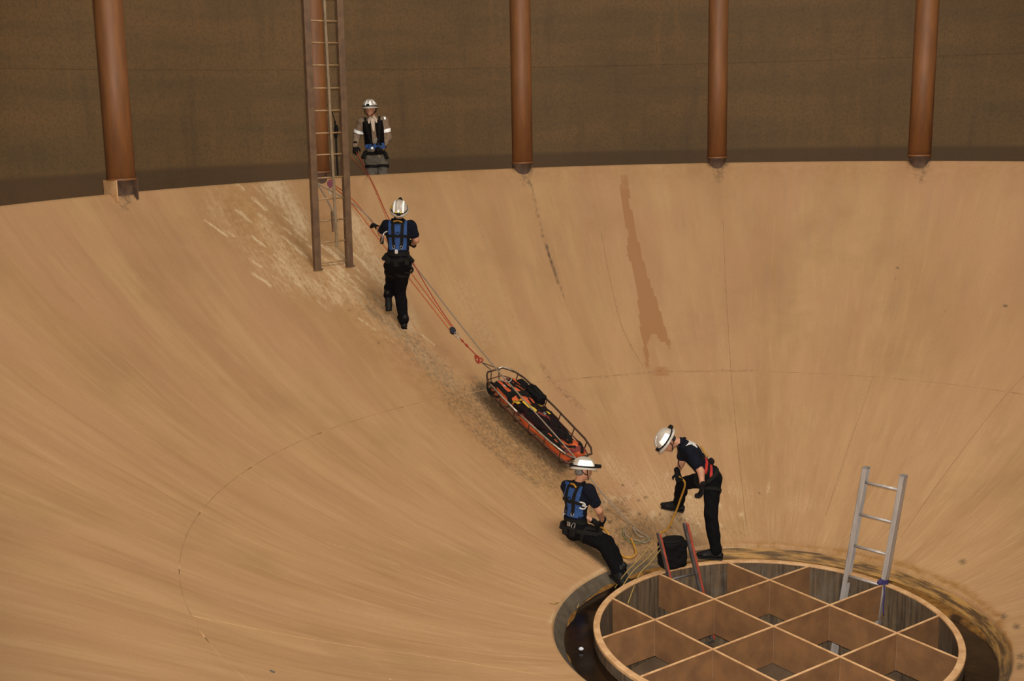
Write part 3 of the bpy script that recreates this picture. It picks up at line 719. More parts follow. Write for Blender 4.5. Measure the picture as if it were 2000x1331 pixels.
M_GREYT = plain('grey_work_trousers', (104, 94, 80), (84, 76, 66), 12, 0.9, bump=0.1)
M_WSHIRT = plain('pale_shirt', (214, 192, 172), (196, 174, 154), 20, 0.9)

def ribbon_on(name, solid, starts, dirs, w, th, mat, parent, org, lift=0.0):
    """a strap lying on a garment: rays from starts along dirs find the cloth"""
    P, N = [], []
    for o, d in zip(starts, dirs):
        p = solid.hit(np.asarray(o, float), nrm(d))
        if p is None: continue
        n = solid.grad(p); P.append(p + n * lift); N.append(n)
    if len(P) < 2: return None
    return MB().ribbon(P, N, w, th).build(name, mat, parent, org)
def patch_on(name, solid, grid_o, d, th, mat, parent, org):
    """a panel lying on a garment; grid_o is rows of start points"""
    nr, nc = len(grid_o), len(grid_o[0]); V, T = [], []
    for row in grid_o:
        for o in row:
            p = solid.hit(np.asarray(o, float), nrm(d)); p = o + nrm(d) * 0.3 if p is None else p
            n = solid.grad(p); V.append(p - n * 0.004); T.append(p + n * th)
    m = nr * nc; Fc = []
    for i in range(nr - 1):
        for j in range(nc - 1): q = (i * nc + j, i * nc + j + 1, (i + 1) * nc + j + 1, (i + 1) * nc + j); Fc.append(tuple(m + x for x in q)); Fc.append(q[::-1])
    bd = [j for j in range(nc)] + [i * nc + nc - 1 for i in range(1, nr)] + [(nr - 1) * nc + j for j in range(nc - 2, -1, -1)] + [i * nc for i in range(nr - 2, 0, -1)]
    for x, y in zip(bd, bd[1:] + bd[:1]): Fc.append((x, y, m + y, m + x))
    return link_mesh(name, V + T, Fc, mat, parent, org)

def hand(w, d, n, sgn, scale=1.0, curl=0.9):
    """glove solid: w wrist, d pointing direction, n palm normal, sgn side of the thumb"""
    d = nrm(d); n = nrm(n - d * (n @ d)); s = np.cross(d, n) * sgn; S = scale; q = []
    q.append(cone(w - d * 0.03 * S, w + d * 0.02 * S, 0.034 * S, 0.032 * S))
    q.append(cone(w + d * 0.02 * S, w + d * 0.085 * S, 0.034 * S, 0.042 * S, n, 0.5))
    for i, L in enumerate((0.072, 0.080, 0.075, 0.060)):
        b0 = w + d * (0.088 - 0.004 * i) * S + s * (0.030 - 0.020 * i) * S; c1 = curl * 0.6; c2 = curl * 1.5
        k1 = b0 + (d * math.cos(c1) + n * math.sin(c1)) * L * 0.52 * S; k2 = k1 + (d * math.cos(c2) + n * math.sin(c2)) * L * 0.5 * S
        q.append(cone(b0, k1, 0.0115 * S, 0.0105 * S)); q.append(cone(k1, k2, 0.0105 * S, 0.009 * S))
    t0 = w + d * 0.03 * S + s * 0.032 * S; t1 = t0 + nrm(s * 0.8 + d * 0.7 + n * 0.25) * 0.042 * S; t2 = t1 + nrm(s * 0.2 + d + n * 0.5) * 0.032 * S
    q.append(cone(t0, t1, 0.014 * S, 0.0125 * S)); q.append(cone(t1, t2, 0.0125 * S, 0.010 * S))
    return Solid(q, 0.008)
def boot(ank, toe, up, S=1.0):
    """ank: ankle joint; toe: point under the ball of the toes; up: shin direction"""
    f = toe - ank; f = f - up * (f @ up); f = nrm(f); side = np.cross(f, up); h = (ank - toe) @ up; sole = -up
    a = ank; q = [cone(a + up * 0.05 * S, a + up * 0.0, 0.046 * S, 0.048 * S)]
    heel = a - up * 0.065 * S - f * 0.045 * S; ball = heel + f * 0.19 * S - up * 0.004; tip = heel + f * 0.25 * S
    q += [cone(heel + up * 0.012, ball, 0.046 * S, 0.048 * S, up, 0.8), cone(a - up * 0.01, ball + up * 0.012, 0.052 * S, 0.040 * S), cone(ball, tip, 0.047 * S, 0.036 * S, up, 0.8)]
    so = [blk(heel + f * 0.115 * S - up * 0.034 * S, np.array([f, side, up]), (0.152 * S, 0.047 * S, 0.014), 0.012)]
    return Solid(q, 0.02), Solid(so, 0.005), heel

def helmet(parent, org, hc, f, u, style, lamp='front'):
    f = nrm(f - u * (f @ u)); r = np.cross(f, u); L, Wd, H = 0.143, 0.117, 0.118; c0 = hc + u * 0.028
    def dome(t, lo, s=1.0): return c0 + u * (H * math.sin(t * math.pi / 2)) * s + (f * L * math.cos(lo) + r * Wd * math.sin(lo)) * math.cos(t * math.pi / 2) * s
    n, m = 32, 12; V = []; Fc = []
    rows = []
    for sc in (1.0, 0.94):
        for i in range(m): rows.append([dome(i / m, 2 * math.pi * k / n, sc) for k in range(n)])
        if sc == 1.0: outer = m
    brim = []
    for k in range(n):
        lo = 2 * math.pi * k / n; ex = 0.022 + 0.020 * max(0, math.cos(lo)) ** 2; p = c0 + f * (L + ex) * math.cos(lo) + r * (Wd + 0.018) * math.sin(lo) - u * (0.016 + 0.010 * abs(math.cos(lo))); brim.append(p)
    brim2 = [p - u * 0.006 for p in brim]
    order = [rows[outer - 1 - i] for i in range(outer)] + [brim, brim2] + [rows[outer + i] for i in range(m)]
    for ring in order: V += ring
    R_ = len(order)
    for i in range(R_ - 1):
        for k in range(n): Fc.append((i * n + k, (i + 1) * n + k, (i + 1) * n + (k + 1) % n, i * n + (k + 1) % n))
    V.append(c0 + u * H); V.append(c0 + u * H * 0.94); e1, e2 = len(V) - 2, len(V) - 1
    for k in range(n): Fc.append((e1, k, (k + 1) % n)); Fc.append((e2, (R_ - 1) * n + (k + 1) % n, (R_ - 1) * n + k))
    o = link_mesh('helmet', V, Fc, M_HELM, parent, org, True); tag(o, 'off-white rescue helmet')
    # raised crown ribs
    for lo0 in (0.0,):
        pts = [dome(t, 0.0, 1.005) for t in np.linspace(0.35, 1, 8)] + [dome(t, math.pi, 1.005) for t in np.linspace(1, 0.35, 8)]; MB().ribbon(pts, [nrm(p - c0) for p in pts], 0.03, 0.006).build('crown_rib', M_HELM, o, org)
    def tape(lo0, lo1, t0, t1, mat, nm='reflective_tape'):
        nr, nc = 7, 9; P = []
        for s in (1.004, 1.016):
            for i in range(nr):
                for j in range(nc): P.append(dome(t0 + (t1 - t0) * i / (nr - 1), lo0 + (lo1 - lo0) * j / (nc - 1), s))
        F2 = []; mm = nr * nc
        for i in range(nr - 1):
            for j in range(nc - 1): q = (i * nc + j, i * nc + j + 1, (i + 1) * nc + j + 1, (i + 1) * nc + j); F2 += [q, tuple(x + mm for x in q[::-1])]
        link_mesh(nm, P, F2, mat, o, org)
    def stripe(off, a0, a1, w, mat):
        """stripe over the crown, off sideways"""
        pts = []
        for a in np.linspace(a0, a1, 14):
            y = off; x = math.sin(a); zc_ = math.cos(a); k = math.sqrt(max(0, 1 - (y / Wd) ** 2)); pts.append(c0 + r * y * 1.02 + (f * L * x + u * H * zc_) * k * 1.008)
        MB().ribbon(pts, [nrm(p - c0) for p in pts], w, 0.004).build('reflective_tape', mat, o, org)
    if style == 'back':
        for off in (-0.066, -0.005, 0.058): stripe(off, -1.42, 0.75, 0.026 if off else 0.03, M_TAPE)
        tape(math.pi - 0.35, math.pi + 0.45, 0.03, 0.20, M_YTAPE); tape(-1.9, -1.55, 0.05, 0.4, M_YTAPE)
    elif style == 'front':
        tape(-0.5, 0.5, 0.10, 0.62, M_TAPE); tape(0.85, 1.25, 0.25, 0.55, M_TAPE); tape(-1.25, -0.85, 0.25, 0.55, M_TAPE); stripe(0.045, -0.4, 0.4, 0.02, M_TAPE); stripe(-0.045, -0.4, 0.4, 0.02, M_TAPE)
    elif style == 'side_r':
        tape(math.pi / 2 - 0.75, math.pi / 2 + 0.85, 0.06, 0.50, M_TAPE); tape(-math.pi / 2 - 0.75, -math.pi / 2 + 0.75, 0.1, 0.5, M_TAPE)
    else:
        tape(-math.pi / 2 - 0.45, -math.pi / 2 + 0.75, 0.10, 0.42, M_TAPE); tape(math.pi / 2 - 0.6, math.pi / 2 + 0.6, 0.10, 0.42, M_TAPE); stripe(0.0, 0.2, 1.1, 0.05, M_TAPE)
    # lamp and its strap
    pts = [dome(0.05, 2 * math.pi * k / 28, 1.015) for k in range(28)] + [dome(0.05, 0, 1.015)]
    MB().ribbon(pts, [nrm((p - c0) - u * ((p - c0) @ u)) for p in pts], 0.018, 0.004).build('lamp_strap', M_LAMP, o, org)
    sg = -1 if lamp == 'rear' else 1; ax = np.array([f, r, u]); lz = 0.022 if lamp == 'front' else 0.02
    lp = c0 + f * sg * (L + (0.030 if sg > 0 else 0.012)) + u * lz; mb = MB(); mb.bbox(lp, ax, (0.055, 0.065, 0.045), 0.01); mb.tube([lp + f * sg * 0.02, lp + f * sg * (0.05 if sg > 0 else 0.03)], 0.022, 10)
    if lamp != 'small': mb.build('headlamp', M_LAMP, o, org)
    else: MB().bbox(c0 + f * (L + 0.006) + u * 0.03, ax, (0.02, 0.05, 0.035), 0.008).build('headlamp', M_LAMP, o, org)
    MB().bbox(c0 - f * sg * (L + 0.012) + u * 0.015, ax, (0.035, 0.06, 0.04), 0.008).build('battery_box', M_LAMP, o, org)
    # chin strap
    chin = hc + f * 0.075 - u * 0.118
    for s in (-1, 1):
        a = c0 + r * s * 0.098 + f * 0.015 - u * 0.01; bp = hc + r * s * 0.088 + f * 0.03 - u * 0.06
        MB().tube(smooth_path([a, bp, chin + r * s * 0.01], 4), 0.006, 6).build('chin_strap', M_LAMP, o, org)
        MB().tube(smooth_path([c0 + r * s * 0.085 - f * 0.075 - u * 0.01, hc + r * s * 0.094 - f * 0.02 - u * 0.045, bp], 4), 0.005, 6).build('rear_strap', M_LAMP, o, org)
    return o

def person(label, J, face, hup, style, S=1.0, shirt=None, trousers=None, long_sleeve=False, hair=None, palm=None, headr=1.0, lamp='front'):
    """J: joints in the world; every piece of clothing is a solid grown over the same skeleton"""
    shirt = shirt or M_NAVY; trousers = trousers or M_BLACK; hair = hair or M_HAIR
    org = J['base']; e = empty('person', org, label, 'person', 'rescue team')
    pel, nk = J['pel'], J['neck']; up = nrm(nk - pel); rt = nrm(J['shR'] - J['shL']); rt = nrm(rt - up * (rt @ up)); fw = np.cross(up, rt)
    hc = J['head']; f = nrm(face); u = nrm(hup - f * (hup @ f)); r = np.cross(f, u)
    che = pel + (nk - pel) * 0.70; wst = pel + (nk - pel) * 0.30
    hR, hL = J['hipR'], J['hipL']
    def torso(g): return [cone(hL, hR, (0.098 + g) * S, (0.098 + g) * S, fw, 0.95), cone(pel, wst, (0.135 + g) * S, (0.128 + g) * S, fw, 0.80), cone(wst, che, (0.128 + g) * S, (0.150 + g) * S, fw, 0.74), cone(che - rt * 0.055 * S, che + rt * 0.055 * S, (0.118 + g) * S, (0.118 + g) * S, fw, 0.88), cone(J['shL'] * 0.9 + nk * 0.1 - up * 0.02, J['shR'] * 0.9 + nk * 0.1 - up * 0.02, (0.062 + g) * S, (0.062 + g) * S), cone(che, nk, (0.118 + g) * S, (0.058 + g) * S, fw, 0.85)]
    def arm(s, g, t1=1.0, fore=True):
        a, b_, c = J['sh' + s], J['el' + s], J['wr' + s]; q = [cone(a, a + (b_ - a) * t1, (0.056 + g) * S, (0.056 - 0.012 * t1 + g) * S)]
        if fore: q.append(cone(b_, c, (0.043 + g) * S, (0.030 + g) * S))
        return q
    def leg(s, g, t1=1.0): a, b_, c = J['hip' + s], J['kn' + s], J['an' + s]; return [cone(a, b_, (0.088 + g) * S, (0.060 + g) * S), cone(b_, b_ + (c - b_) * 0.35, (0.058 + g) * S, (0.058 + g) * S), cone(b_ + (c - b_) * 0.35, b_ + (c - b_) * t1, (0.058 + g) * S, (0.044 + g * 1.15) * S)]
    H = headr
    head = [ell(hc + u * 0.02, np.array([f, r, u]), np.array([0.098, 0.077, 0.105]) * H), ell(hc + f * 0.022 - u * 0.055, np.array([f, r, u]), np.array([0.068, 0.058, 0.068]) * H), cone(hc + f * 0.092 - u * 0.012, hc + f * 0.110 - u * 0.042, 0.008, 0.013), cone(hc + f * 0.078 + r * 0.04 + u * 0.012, hc + f * 0.078 - r * 0.04 + u * 0.012, 0.016, 0.016), ell(hc + f * 0.066 - u * 0.098, np.array([f, r, u]), (0.024, 0.026, 0.020)), cone(hc + f * 0.084 - r * 0.018 - u * 0.070, hc + f * 0.084 + r * 0.018 - u * 0.070, 0.009, 0.009)]
    for s in (-1, 1): head.append(ell(hc + r * s * 0.079 - u * 0.015 - f * 0.005, np.array([f, r, u]), (0.018, 0.010, 0.030)))
    body = Solid(torso(0) + arm('L', 0) + arm('R', 0) + leg('L', 0) + leg('R', 0) + [cone(nk, hc - u * 0.05 - f * 0.015, 0.058, 0.054)] + head, 0.022)
    body.build('body', 0.0125, M_SKIN, e, org)
    for s in (-1, 1): MB().ball(hc + f * 0.089 * H + r * s * 0.032 - u * 0.004, (0.008, 0.013, 0.008), 8, np.array([f, r, u])).build('eye', M_EYE, e, org, True)
    MB().ribbon([hc + f * 0.0925 * H + r * x - u * 0.074 for x in (-0.022, 0, 0.022)], [f] * 3, 0.007, 0.004).build('mouth', plain('lips', (140, 84, 70), None, 20, 0.6), e, org)
    Solid([ell(hc + u * 0.035 - f * 0.012, np.array([f, r, u]), (0.096, 0.083, 0.098)), ell(hc - f * 0.045 - u * 0.035, np.array([f, r, u]), (0.055, 0.074, 0.050))], 0.02).build('hair', 0.013, hair, e, org)
    sh = Solid(torso(0.014) + (arm('L', 0.017) + arm('R', 0.017) if long_sleeve else [cone(J['sh' + s], J['sh' + s] + (J['el' + s] - J['sh' + s]) * 0.62, 0.074 * S, 0.068 * S) for s in 'LR']), 0.03, 0.0035, 34, rng.uniform(0, 6))
    sh.build('jacket' if long_sleeve else 'shirt', 0.0125, shirt, e, org)
    tr = Solid([cone(hL, hR, 0.116 * S, 0.116 * S, fw, 0.95), cone(pel, pel + (wst - pel) * 0.5, 0.150 * S, 0.143 * S, fw, 0.82)] + leg('L', 0.022) + leg('R', 0.022), 0.025, 0.0045, 26, rng.uniform(0, 6))
    tr.build('trousers', 0.0125, trousers, e, org)
    # collar
    pts = [nk + up * 0.012 + (rt * math.cos(a) + fw * math.sin(a)) * 0.068 for a in np.linspace(0, 2 * math.pi, 17)]
    MB().tube(pts[:-1], 0.014, 6, closed=True).build('collar', shirt, e, org, True)
    for s in 'LR':
        shin = nrm(J['kn' + s] - J['an' + s]); bt, so, hl = boot(J['an' + s], J['toe' + s], J.get('up' + s, shin), S)
        bo = bt.build('boot', 0.011, M_BOOT, e, org); so.build('sole', 0.009, M_LAMP, bo, org)
        d = nrm(J['ha' + s] - J['wr' + s]); pn = palm[s] if palm and s in palm else -up + fw * 0.3
        hand(J['wr' + s], d, np.asarray(pn, float), 1 if s == 'R' else -1, 1.08 * S).build('glove', 0.0055, M_GLOVE, e, org)
    helmet(e, org, hc, f, u, style, lamp)
    return dict(e=e, org=org, sh=sh, tr=tr, up=up, rt=rt, fw=fw, pel=pel, nk=nk, che=che, wst=wst, L=np.linalg.norm(nk - pel), J=J, S=S)

def tp(P, x, v): return P['pel'] + P['up'] * v * P['L'] + P['rt'] * x
def strap(P, pts, side, w, mat, name='strap', garment='sh', lift=0.0, th=0.005, parent=None):
    """pts: (across, up-fraction) on the back (side -1) or the front (side +1) of the torso"""
    q = smooth_path([(x, v, 0) for x, v in pts], 5); st = [tp(P, a[0], a[1]) + P['fw'] * side * 0.4 for a in q]
    return ribbon_on(name, P[garment], st, [-side * P['fw']] * len(st), w, th, mat, parent or P['e'], P['org'], lift)
def panel(P, x0, x1, v0, v1, side, th, mat, name, taper=1.0, n=9):
    g = [[tp(P, ((x0 + x1) / 2 + (x0 + (x1 - x0) * j / (n - 1) - (x0 + x1) / 2) * (taper + (1 - taper) * i / (n - 1))), v0 + (v1 - v0) * i / (n - 1)) + P['fw'] * side * 0.4 for j in range(n)] for i in range(n)]
    return patch_on(name, P['sh'], g, -side * P['fw'], th, mat, P['e'], P['org'])
def belt(P, v, w, mat, name='belt', garment='tr', lift=0.004, a0=0, a1=2 * math.pi, th=0.007, tilt=0.0):
    c = P['pel'] + P['up'] * v * P['L']; A = np.linspace(a0, a1, 33); ds = [P['rt'] * math.cos(a) + P['fw'] * math.sin(a) + P['up'] * 0.001 for a in A]
    return ribbon_on(name, P[garment], [c + d * 0.5 + P['up'] * tilt * math.sin(a) for d, a in zip(ds, A)], [-d for d in ds], w, th, mat, P['e'], P['org'], lift)
def legloop(P, s, t, w, mat):
    a, b_ = P['J']['hip' + s], P['J']['kn' + s]; c = a + (b_ - a) * t; ax = nrm(b_ - a); e1 = nrm(np.cross(ax, P['fw'] + 0.01)); e2 = np.cross(ax, e1); A = np.linspace(0, 2 * math.pi, 21); ds = [e1 * math.cos(x) + e2 * math.sin(x) for x in A]
    return ribbon_on('leg_loop', P['tr'], [c + d * 0.13 for d in ds], [-d for d in ds], w, 0.006, mat, P['e'], P['org'], 0.002)
def pouch(P, x, v, side, size, mat, name='pouch', garment='tr'):
    o = tp(P, x, v) + P['fw'] * side * 0.4; h = P[garment].hit(o, -side * P['fw']);
    if h is None: h = tp(P, x, v)
    n = P[garment].grad(h); s_ = nrm(np.cross(P['up'], n)); ax = np.array([s_, n, nrm(np.cross(n, s_))]); return MB().bbox(h + n * size[1] * 0.4, ax, size, min(size) * 0.25).build(name, mat, P['e'], P['org'])
def ring_on(P, x, v, side, r, mat, garment='sh', name='metal_ring', squash=1.3):
    o = tp(P, x, v) + P['fw'] * side * 0.4; h = P[garment].hit(o, -side * P['fw'])
    if h is None: return
    n = P[garment].grad(h); s_ = nrm(np.cross(P['up'], n)); t_ = np.cross(n, s_); MB().tube([h + n * 0.014 + s_ * r * math.cos(a) + t_ * r * squash * math.sin(a) for a in np.linspace(0, 2 * math.pi, 15)[:-1]], 0.006, 6, closed=True).build(name, mat, P['e'], P['org'], True)
def joints(d0, y0): return lambda x, y, dl=0.0: U(x, y, d0 - 0.2 * (y0 - y) * d0 / FPX + dl)
# --- rescuer bending over the riser (one boot on the rim, one on the slope)
GL = onz(1396, 1090, 0.0); j = joints(dep(GL), 1090); GL = GL * np.array([0.975, 0.975, 1]); GR = onb(1324, 999); nR = nrm(bn(GR) + ZZ * 0.6)
J = dict(base=np.array([GL[0], GL[1], 0.0]), pel=j(1389, 931, 0.42), hipL=j(1392, 938, 0.33), hipR=j(1384, 935, 0.52), neck=j(1331, 865, 0.44), shL=j(1350, 886, 0.25), shR=j(1335, 873, 0.62),
         head=j(1303, 861, 0.42), elL=j(1369, 922, 0.12), wrL=j(1372, 951, 0.02), haL=j(1367, 970, 0.02), elR=j(1331, 904, 0.62), wrR=j(1323, 923, 0.46), haR=j(1326, 936, 0.40),
         knL=j(1388, 1006, 0.10), anL=GL + ZZ * 0.11, toeL=onz(1376, 1091, 0.0), upL=ZZ, knR=j(1333, 945, 0.78), anR=GR + nR * 0.115, toeR=onb(1296, 992), upR=nR)
PS = person('rescuer bending forward over the riser in navy shirt with red straps', J, -0.50 * RT - 0.80 * UP - 0.12 * FWD, -0.86 * RT + 0.5 * UP - 0.2 * FWD, 'side_l', 0.97, lamp='rear', palm={'L': -RT - 0.3 * FWD, 'R': -FWD})
for z_ in (0.30, 0.50): strap(PS, [(-0.19, z_ + 0.02), (-0.10, z_ - 0.01), (0.02, z_ - 0.03), (0.14, z_ + 0.02)], -1, 0.034, M_WEB, lift=0.002)
def side_strap(P, v0, v1, a0, a1, w, mat, name, garment='sh', lift=0.007):
    A = np.linspace(a0, a1, 12); st, ds = [], []
    for i, a in enumerate(A):
        d = P['rt'] * math.cos(a) + P['fw'] * math.sin(a); c = P['pel'] + P['up'] * (v0 + (v1 - v0) * i / 11) * P['L']; st.append(c + d * 0.45); ds.append(-d)
    return ribbon_on(name, P[garment], st, ds, w, 0.006, mat, P['e'], P['org'], lift)
side_strap(PS, 0.44, 0.22, math.pi + 0.75, math.pi - 0.25, 0.034, M_REDW, 'red_strap'); side_strap(PS, 0.26, 0.08, math.pi + 0.6, math.pi - 0.1, 0.032, M_REDW, 'red_strap')
side_strap(PS, 0.34, 0.16, math.pi + 1.0, math.pi - 0.4, 0.034, M_WEB, 'waist_strap', lift=0.003)
strap(PS, [(0.0, 0.66), (-0.01, 0.52), (-0.012, 0.36)], -1, 0.030, M_OCHRE, 'yellow_lanyard', lift=0.016, th=0.014)
ring_on(PS, -0.01, 0.34, -1, 0.022, M_METAL); belt(PS, 0.06, 0.045, M_WEB); pouch(PS, -0.05, 0.28, -1, (0.07, 0.05, 0.07), M_WEB, garment='sh')
for s in 'LR': legloop(PS, s, 0.30, 0.04, M_WEB)
for (x, v, w, h) in ((-0.085, 0.86, 0.035, 0.14), (-0.04, 0.86, 0.030, 0.14), (-0.062, 0.80, 0.06, 0.035), (0.005, 0.86, 0.028, 0.14), (0.03, 0.92, 0.04, 0.03), (0.03, 0.85, 0.035, 0.03), (0.085, 0.86, 0.030, 0.14), (-0.115, 0.80, 0.022, 0.10)):
    panel(PS, x - w / 2, x + w / 2, v - h / 2, v + h / 2, -1, 0.003, plain('white_print', (226, 222, 214), (206, 200, 194), 60, 0.8), 'back_lettering', n=4)
MB().tube(smooth_path([PS['J']['neck'] + PS['fw'] * 0.07, j(1326, 888, 0.36), j(1325, 905, 0.34), j(1329, 915, 0.36)], 5), 0.006, 6).build('radio_lead', M_WEB, PS['e'], PS['org'])

# --- rescuer sitting on the slope
GB = onb(1122, 1056); j = joints(dep(GB), 1056)
J = dict(base=GB, pel=j(1122, 1033, 0.03), hipR=j(1134, 1037, -0.07), hipL=j(1122, 1030, 0.12), neck=j(1131, 944, 0.07), shR=j(1151, 957, -0.08), shL=j(1107, 950, 0.22), head=j(1139, 917, 0.07),
         elR=j(1170, 998, -0.10), wrR=j(1177, 1018, 0.10), haR=j(1171, 1030, 0.16), elL=j(1124, 1000, 0.38), wrL=j(1158, 1018, 0.34), haL=j(1172, 1024, 0.28),
         knR=j(1180, 1066, -0.32), anR=j(1208, 1118, -0.62), toeR=j(1222, 1134, -0.78), knL=j(1187, 1060, -0.18), anL=j(1213, 1112, -0.46), toeL=j(1228, 1126, -0.60), upR=nrm(UP * 0.8 + RT * 0.5), upL=nrm(UP * 0.8 + RT * 0.5))
PT = person('rescuer sitting on the slope with blue back harness, boots braced on the riser rim', J, 0.93 * RT + 0.30 * FWD - 0.10 * UP, UP, 'side_r', 0.98, hair=M_GHAIR, palm={'R': -UP, 'L': -UP})
def blue_back(P):
    panel(P, -0.135, 0.135, 0.30, 0.98, -1, 0.012, M_BLUE, 'back_pad', 0.85)
    for s in (-1, 1):
        strap(P, [(0.085 * s, 1.04), (0.066 * s, 0.85), (0.06 * s, 0.6), (0.045 * s, 0.33)], -1, 0.046, M_WEB, 'shoulder_strap', lift=0.014); strap(P, [(0.150 * s, 0.62), (0.06 * s, 0.64), (0, 0.62)], -1, 0.040, M_WEB, 'cross_strap', lift=0.015)
        ring_on(P, 0.052 * s, 0.36, -1, 0.018, M_METAL)
    strap(P, [(-0.06, 0.95), (0, 0.97), (0.06, 0.93)], -1, 0.020, M_OCHRE, 'ochre_tab', lift=0.020); ring_on(P, 0.0, 0.66, -1, 0.026, M_WEB); panel(P, -0.09, 0.09, 0.90, 1.03, -1, 0.016, M_WEB, 'yoke', 1.0, 6)
    belt(P, 0.20, 0.055, M_WEB, garment='sh', lift=0.006); belt(P, 0.05, 0.05, M_WEB)
    for s in 'LR': legloop(P, s, 0.28, 0.045, M_WEB)
    for (x, v) in ((-0.13, 0.02), (0.12, 0.0), (-0.02, -0.02)): pouch(P, x, v, -1, (0.075, 0.05, 0.10), M_WEB)
blue_back(PT)
side_strap(PT, 0.98, 0.42, -1.25, -0.35, 0.05, M_BLUE, 'side_pad', lift=0.004); side_strap(PT, 0.52, 0.34, -0.75, -0.25, 0.05, M_BLUE, 'side_pad', lift=0.004)
q = [(-0.024, 0.028), (-0.006, 0.042), (0.018, 0.034), (0.02, 0.014), (-0.002, 0.003), (0.022, -0.010), (0.02, -0.034), (-0.004, -0.044), (-0.026, -0.030)]
strap(PT, [(0.150 + a, 0.60 + b_ / PT['L']) for a, b_ in q], -1, 0.018, plain('white_print', (226, 222, 214)), 'white_numeral', lift=0.012, th=0.004)
ring_on(PT, -0.14, 0.24, -1, 0.024, plain('white_carabiner', (226, 220, 212), None, 20, 0.4)); pouch(PT, 0.02, 0.14, -1, (0.05, 0.03, 0.06), M_METAL, 'buckle', 'sh')
side_strap(PT, 0.12, 0.10, -0.2, 0.9, 0.03, M_WEB, 'gear_sling', 'tr'); ring_on(PT, 0.10, 0.12, -1, 0.03, M_METAL, 'tr', 'carabiner')

# --- rescuer climbing the slope
GK = onb(792, 645); j = joints(dep(GK), 645); nK = nrm(bn(GK) + ZZ * 0.5)
J = dict(base=GK, pel=j(778, 512, 0.10), hipR=j(788, 519, 0.08), hipL=j(766, 519, 0.10), neck=j(778, 430, 0.14), shR=j(803, 440, 0.12), shL=j(755, 439, 0.12), head=j(780, 411, 0.12),
         elR=j(813, 469, 0.14), wrR=j(806, 478, 0.36), haR=j(799, 474, 0.44), elL=j(744, 456, 0.20), wrL=j(738, 445, 0.40), haL=j(731, 440, 0.46),
         knR=j(781, 572, 0.22), anR=j(789, 626, 0.04), toeR=onb(780, 618), upR=nK, knL=j(764, 555, 0.42), anL=j(758, 576, 0.22), toeL=onb(760, 596, 0.03), upL=nrm(-FWD * 0.75 + ZZ * 0.65))
PK = person('rescuer climbing the slope seen from behind in blue back harness', J, FWD * 0.74 + UP * 0.67, UP * 0.74 - FWD * 0.67 + RT * 0.05, 'back', 1.02, palm={'R': -FWD, 'L': -UP})
blue_back(PK); pouch(PK, -0.015, 0.26, -1, (0.045, 0.03, 0.06), plain('white_carabiner', (226, 220, 212)), 'white_tag', 'sh')
pouch(PK, 0.16, 0.06, -1, (0.06, 0.06, 0.14), M_WEB); pouch(PK, -0.17, 0.10, -1, (0.06, 0.06, 0.12), M_WEB)
c = j(796, 527, 0.02); MB().tube([c + RT * 0.075 * math.cos(a) + UP * 0.05 * math.sin(a) for a in np.linspace(0, 2 * math.pi, 22)[:-1]], 0.016, 8, closed=True).build('gear_loop', M_WEB, PK['e'], PK['org'], True)
MB().tube(smooth_path([j(757, 452, 0.0), j(750, 456, -0.04), j(747, 466, -0.04), j(745, 474, 0.0)], 4), 0.014, 8).build('ascender', M_METAL, PK['e'], PK['org'], True)
MB().bbox(j(746, 470, 0.02), np.array([RT, FWD, UP]), (0.05, 0.05, 0.10), 0.012).build('ascender_grip', M_WEB, PK['e'], PK['org'])

# --- rescuer on the walkway behind the rim
DB = 19.75; j = joints(DB, 398)
J = dict(base=j(738, 398), pel=j(735, 306, 0.02), hipR=j(726, 312, 0.0), hipL=j(746, 311, 0.02), neck=j(727, 230, 0.0), shR=j(706, 237, 0.0), shL=j(750, 235, 0.04), head=j(723, 212, -0.06),
         elR=j(697, 266, 0.04), wrR=j(694, 284, -0.12), haR=j(694, 296, -0.14), elL=j(758, 268, 0.06), wrL=j(747, 289, -0.16), haL=j(738, 293, -0.22),
         knR=j(726, 352, -0.05), anR=j(727, 385, 0.02), toeR=j(722, 395, -0.2), knL=j(748, 352, -0.05), anL=j(750, 385, 0.02), toeL=j(754, 395, -0.2), upR=ZZ, upL=ZZ)
PB = person('rescuer on the far walkway in tan jacket and black vest, legs hidden by the rim', J, -FWD * 0.92 - UP * 0.16 - RT * 0.12, UP, 'front', 1.0, lamp='small', shirt=M_TANJ, trousers=M_GREYT, long_sleeve=True, palm={'R': FWD, 'L': FWD - UP})
M_VEST = plain('black_mesh_vest', (22, 17, 16), (13, 11, 12), 50, 0.95, spec=0.1)
panel(PB, -0.165, -0.035, 0.30, 0.92, 1, 0.012, M_VEST, 'vest_front', 0.9); panel(PB, 0.03, 0.165, 0.30, 0.92, 1, 0.012, M_VEST, 'vest_front', 0.9)
panel(PB, -0.045, 0.042, 0.66, 1.04, 1, 0.006, M_WSHIRT, 'shirt_front', 0.25, 6); panel(PB, -0.15, 0.15, 0.22, 0.34, 1, 0.016, M_BLUE, 'waist_pad')
for s in (-1, 1):
    strap(PB, [(0.12 * s, 1.0), (0.10 * s, 0.8), (0.07 * s, 0.5), (0.03 * s, 0.3)], 1, 0.036, M_WEB, 'chest_strap', lift=0.014); strap(PB, [(0.016 * s, 1.03), (0.05 * s, 0.96), (0.058 * s, 0.86)], 1, 0.03, M_WSHIRT, 'shirt_collar', lift=0.012)
ring_on(PB, -0.02, 0.42, 1, 0.026, M_METAL); belt(PB, 0.10, 0.06, M_WEB); pouch(PB, 0.17, 0.06, 1, (0.08, 0.06, 0.15), M_WEB); pouch(PB, -0.15, 0.0, 1, (0.06, 0.05, 0.12), M_WEB); pouch(PB, 0.05, 0.24, 1, (0.045, 0.02, 0.045), M_TAPE, 'reflector', 'sh')
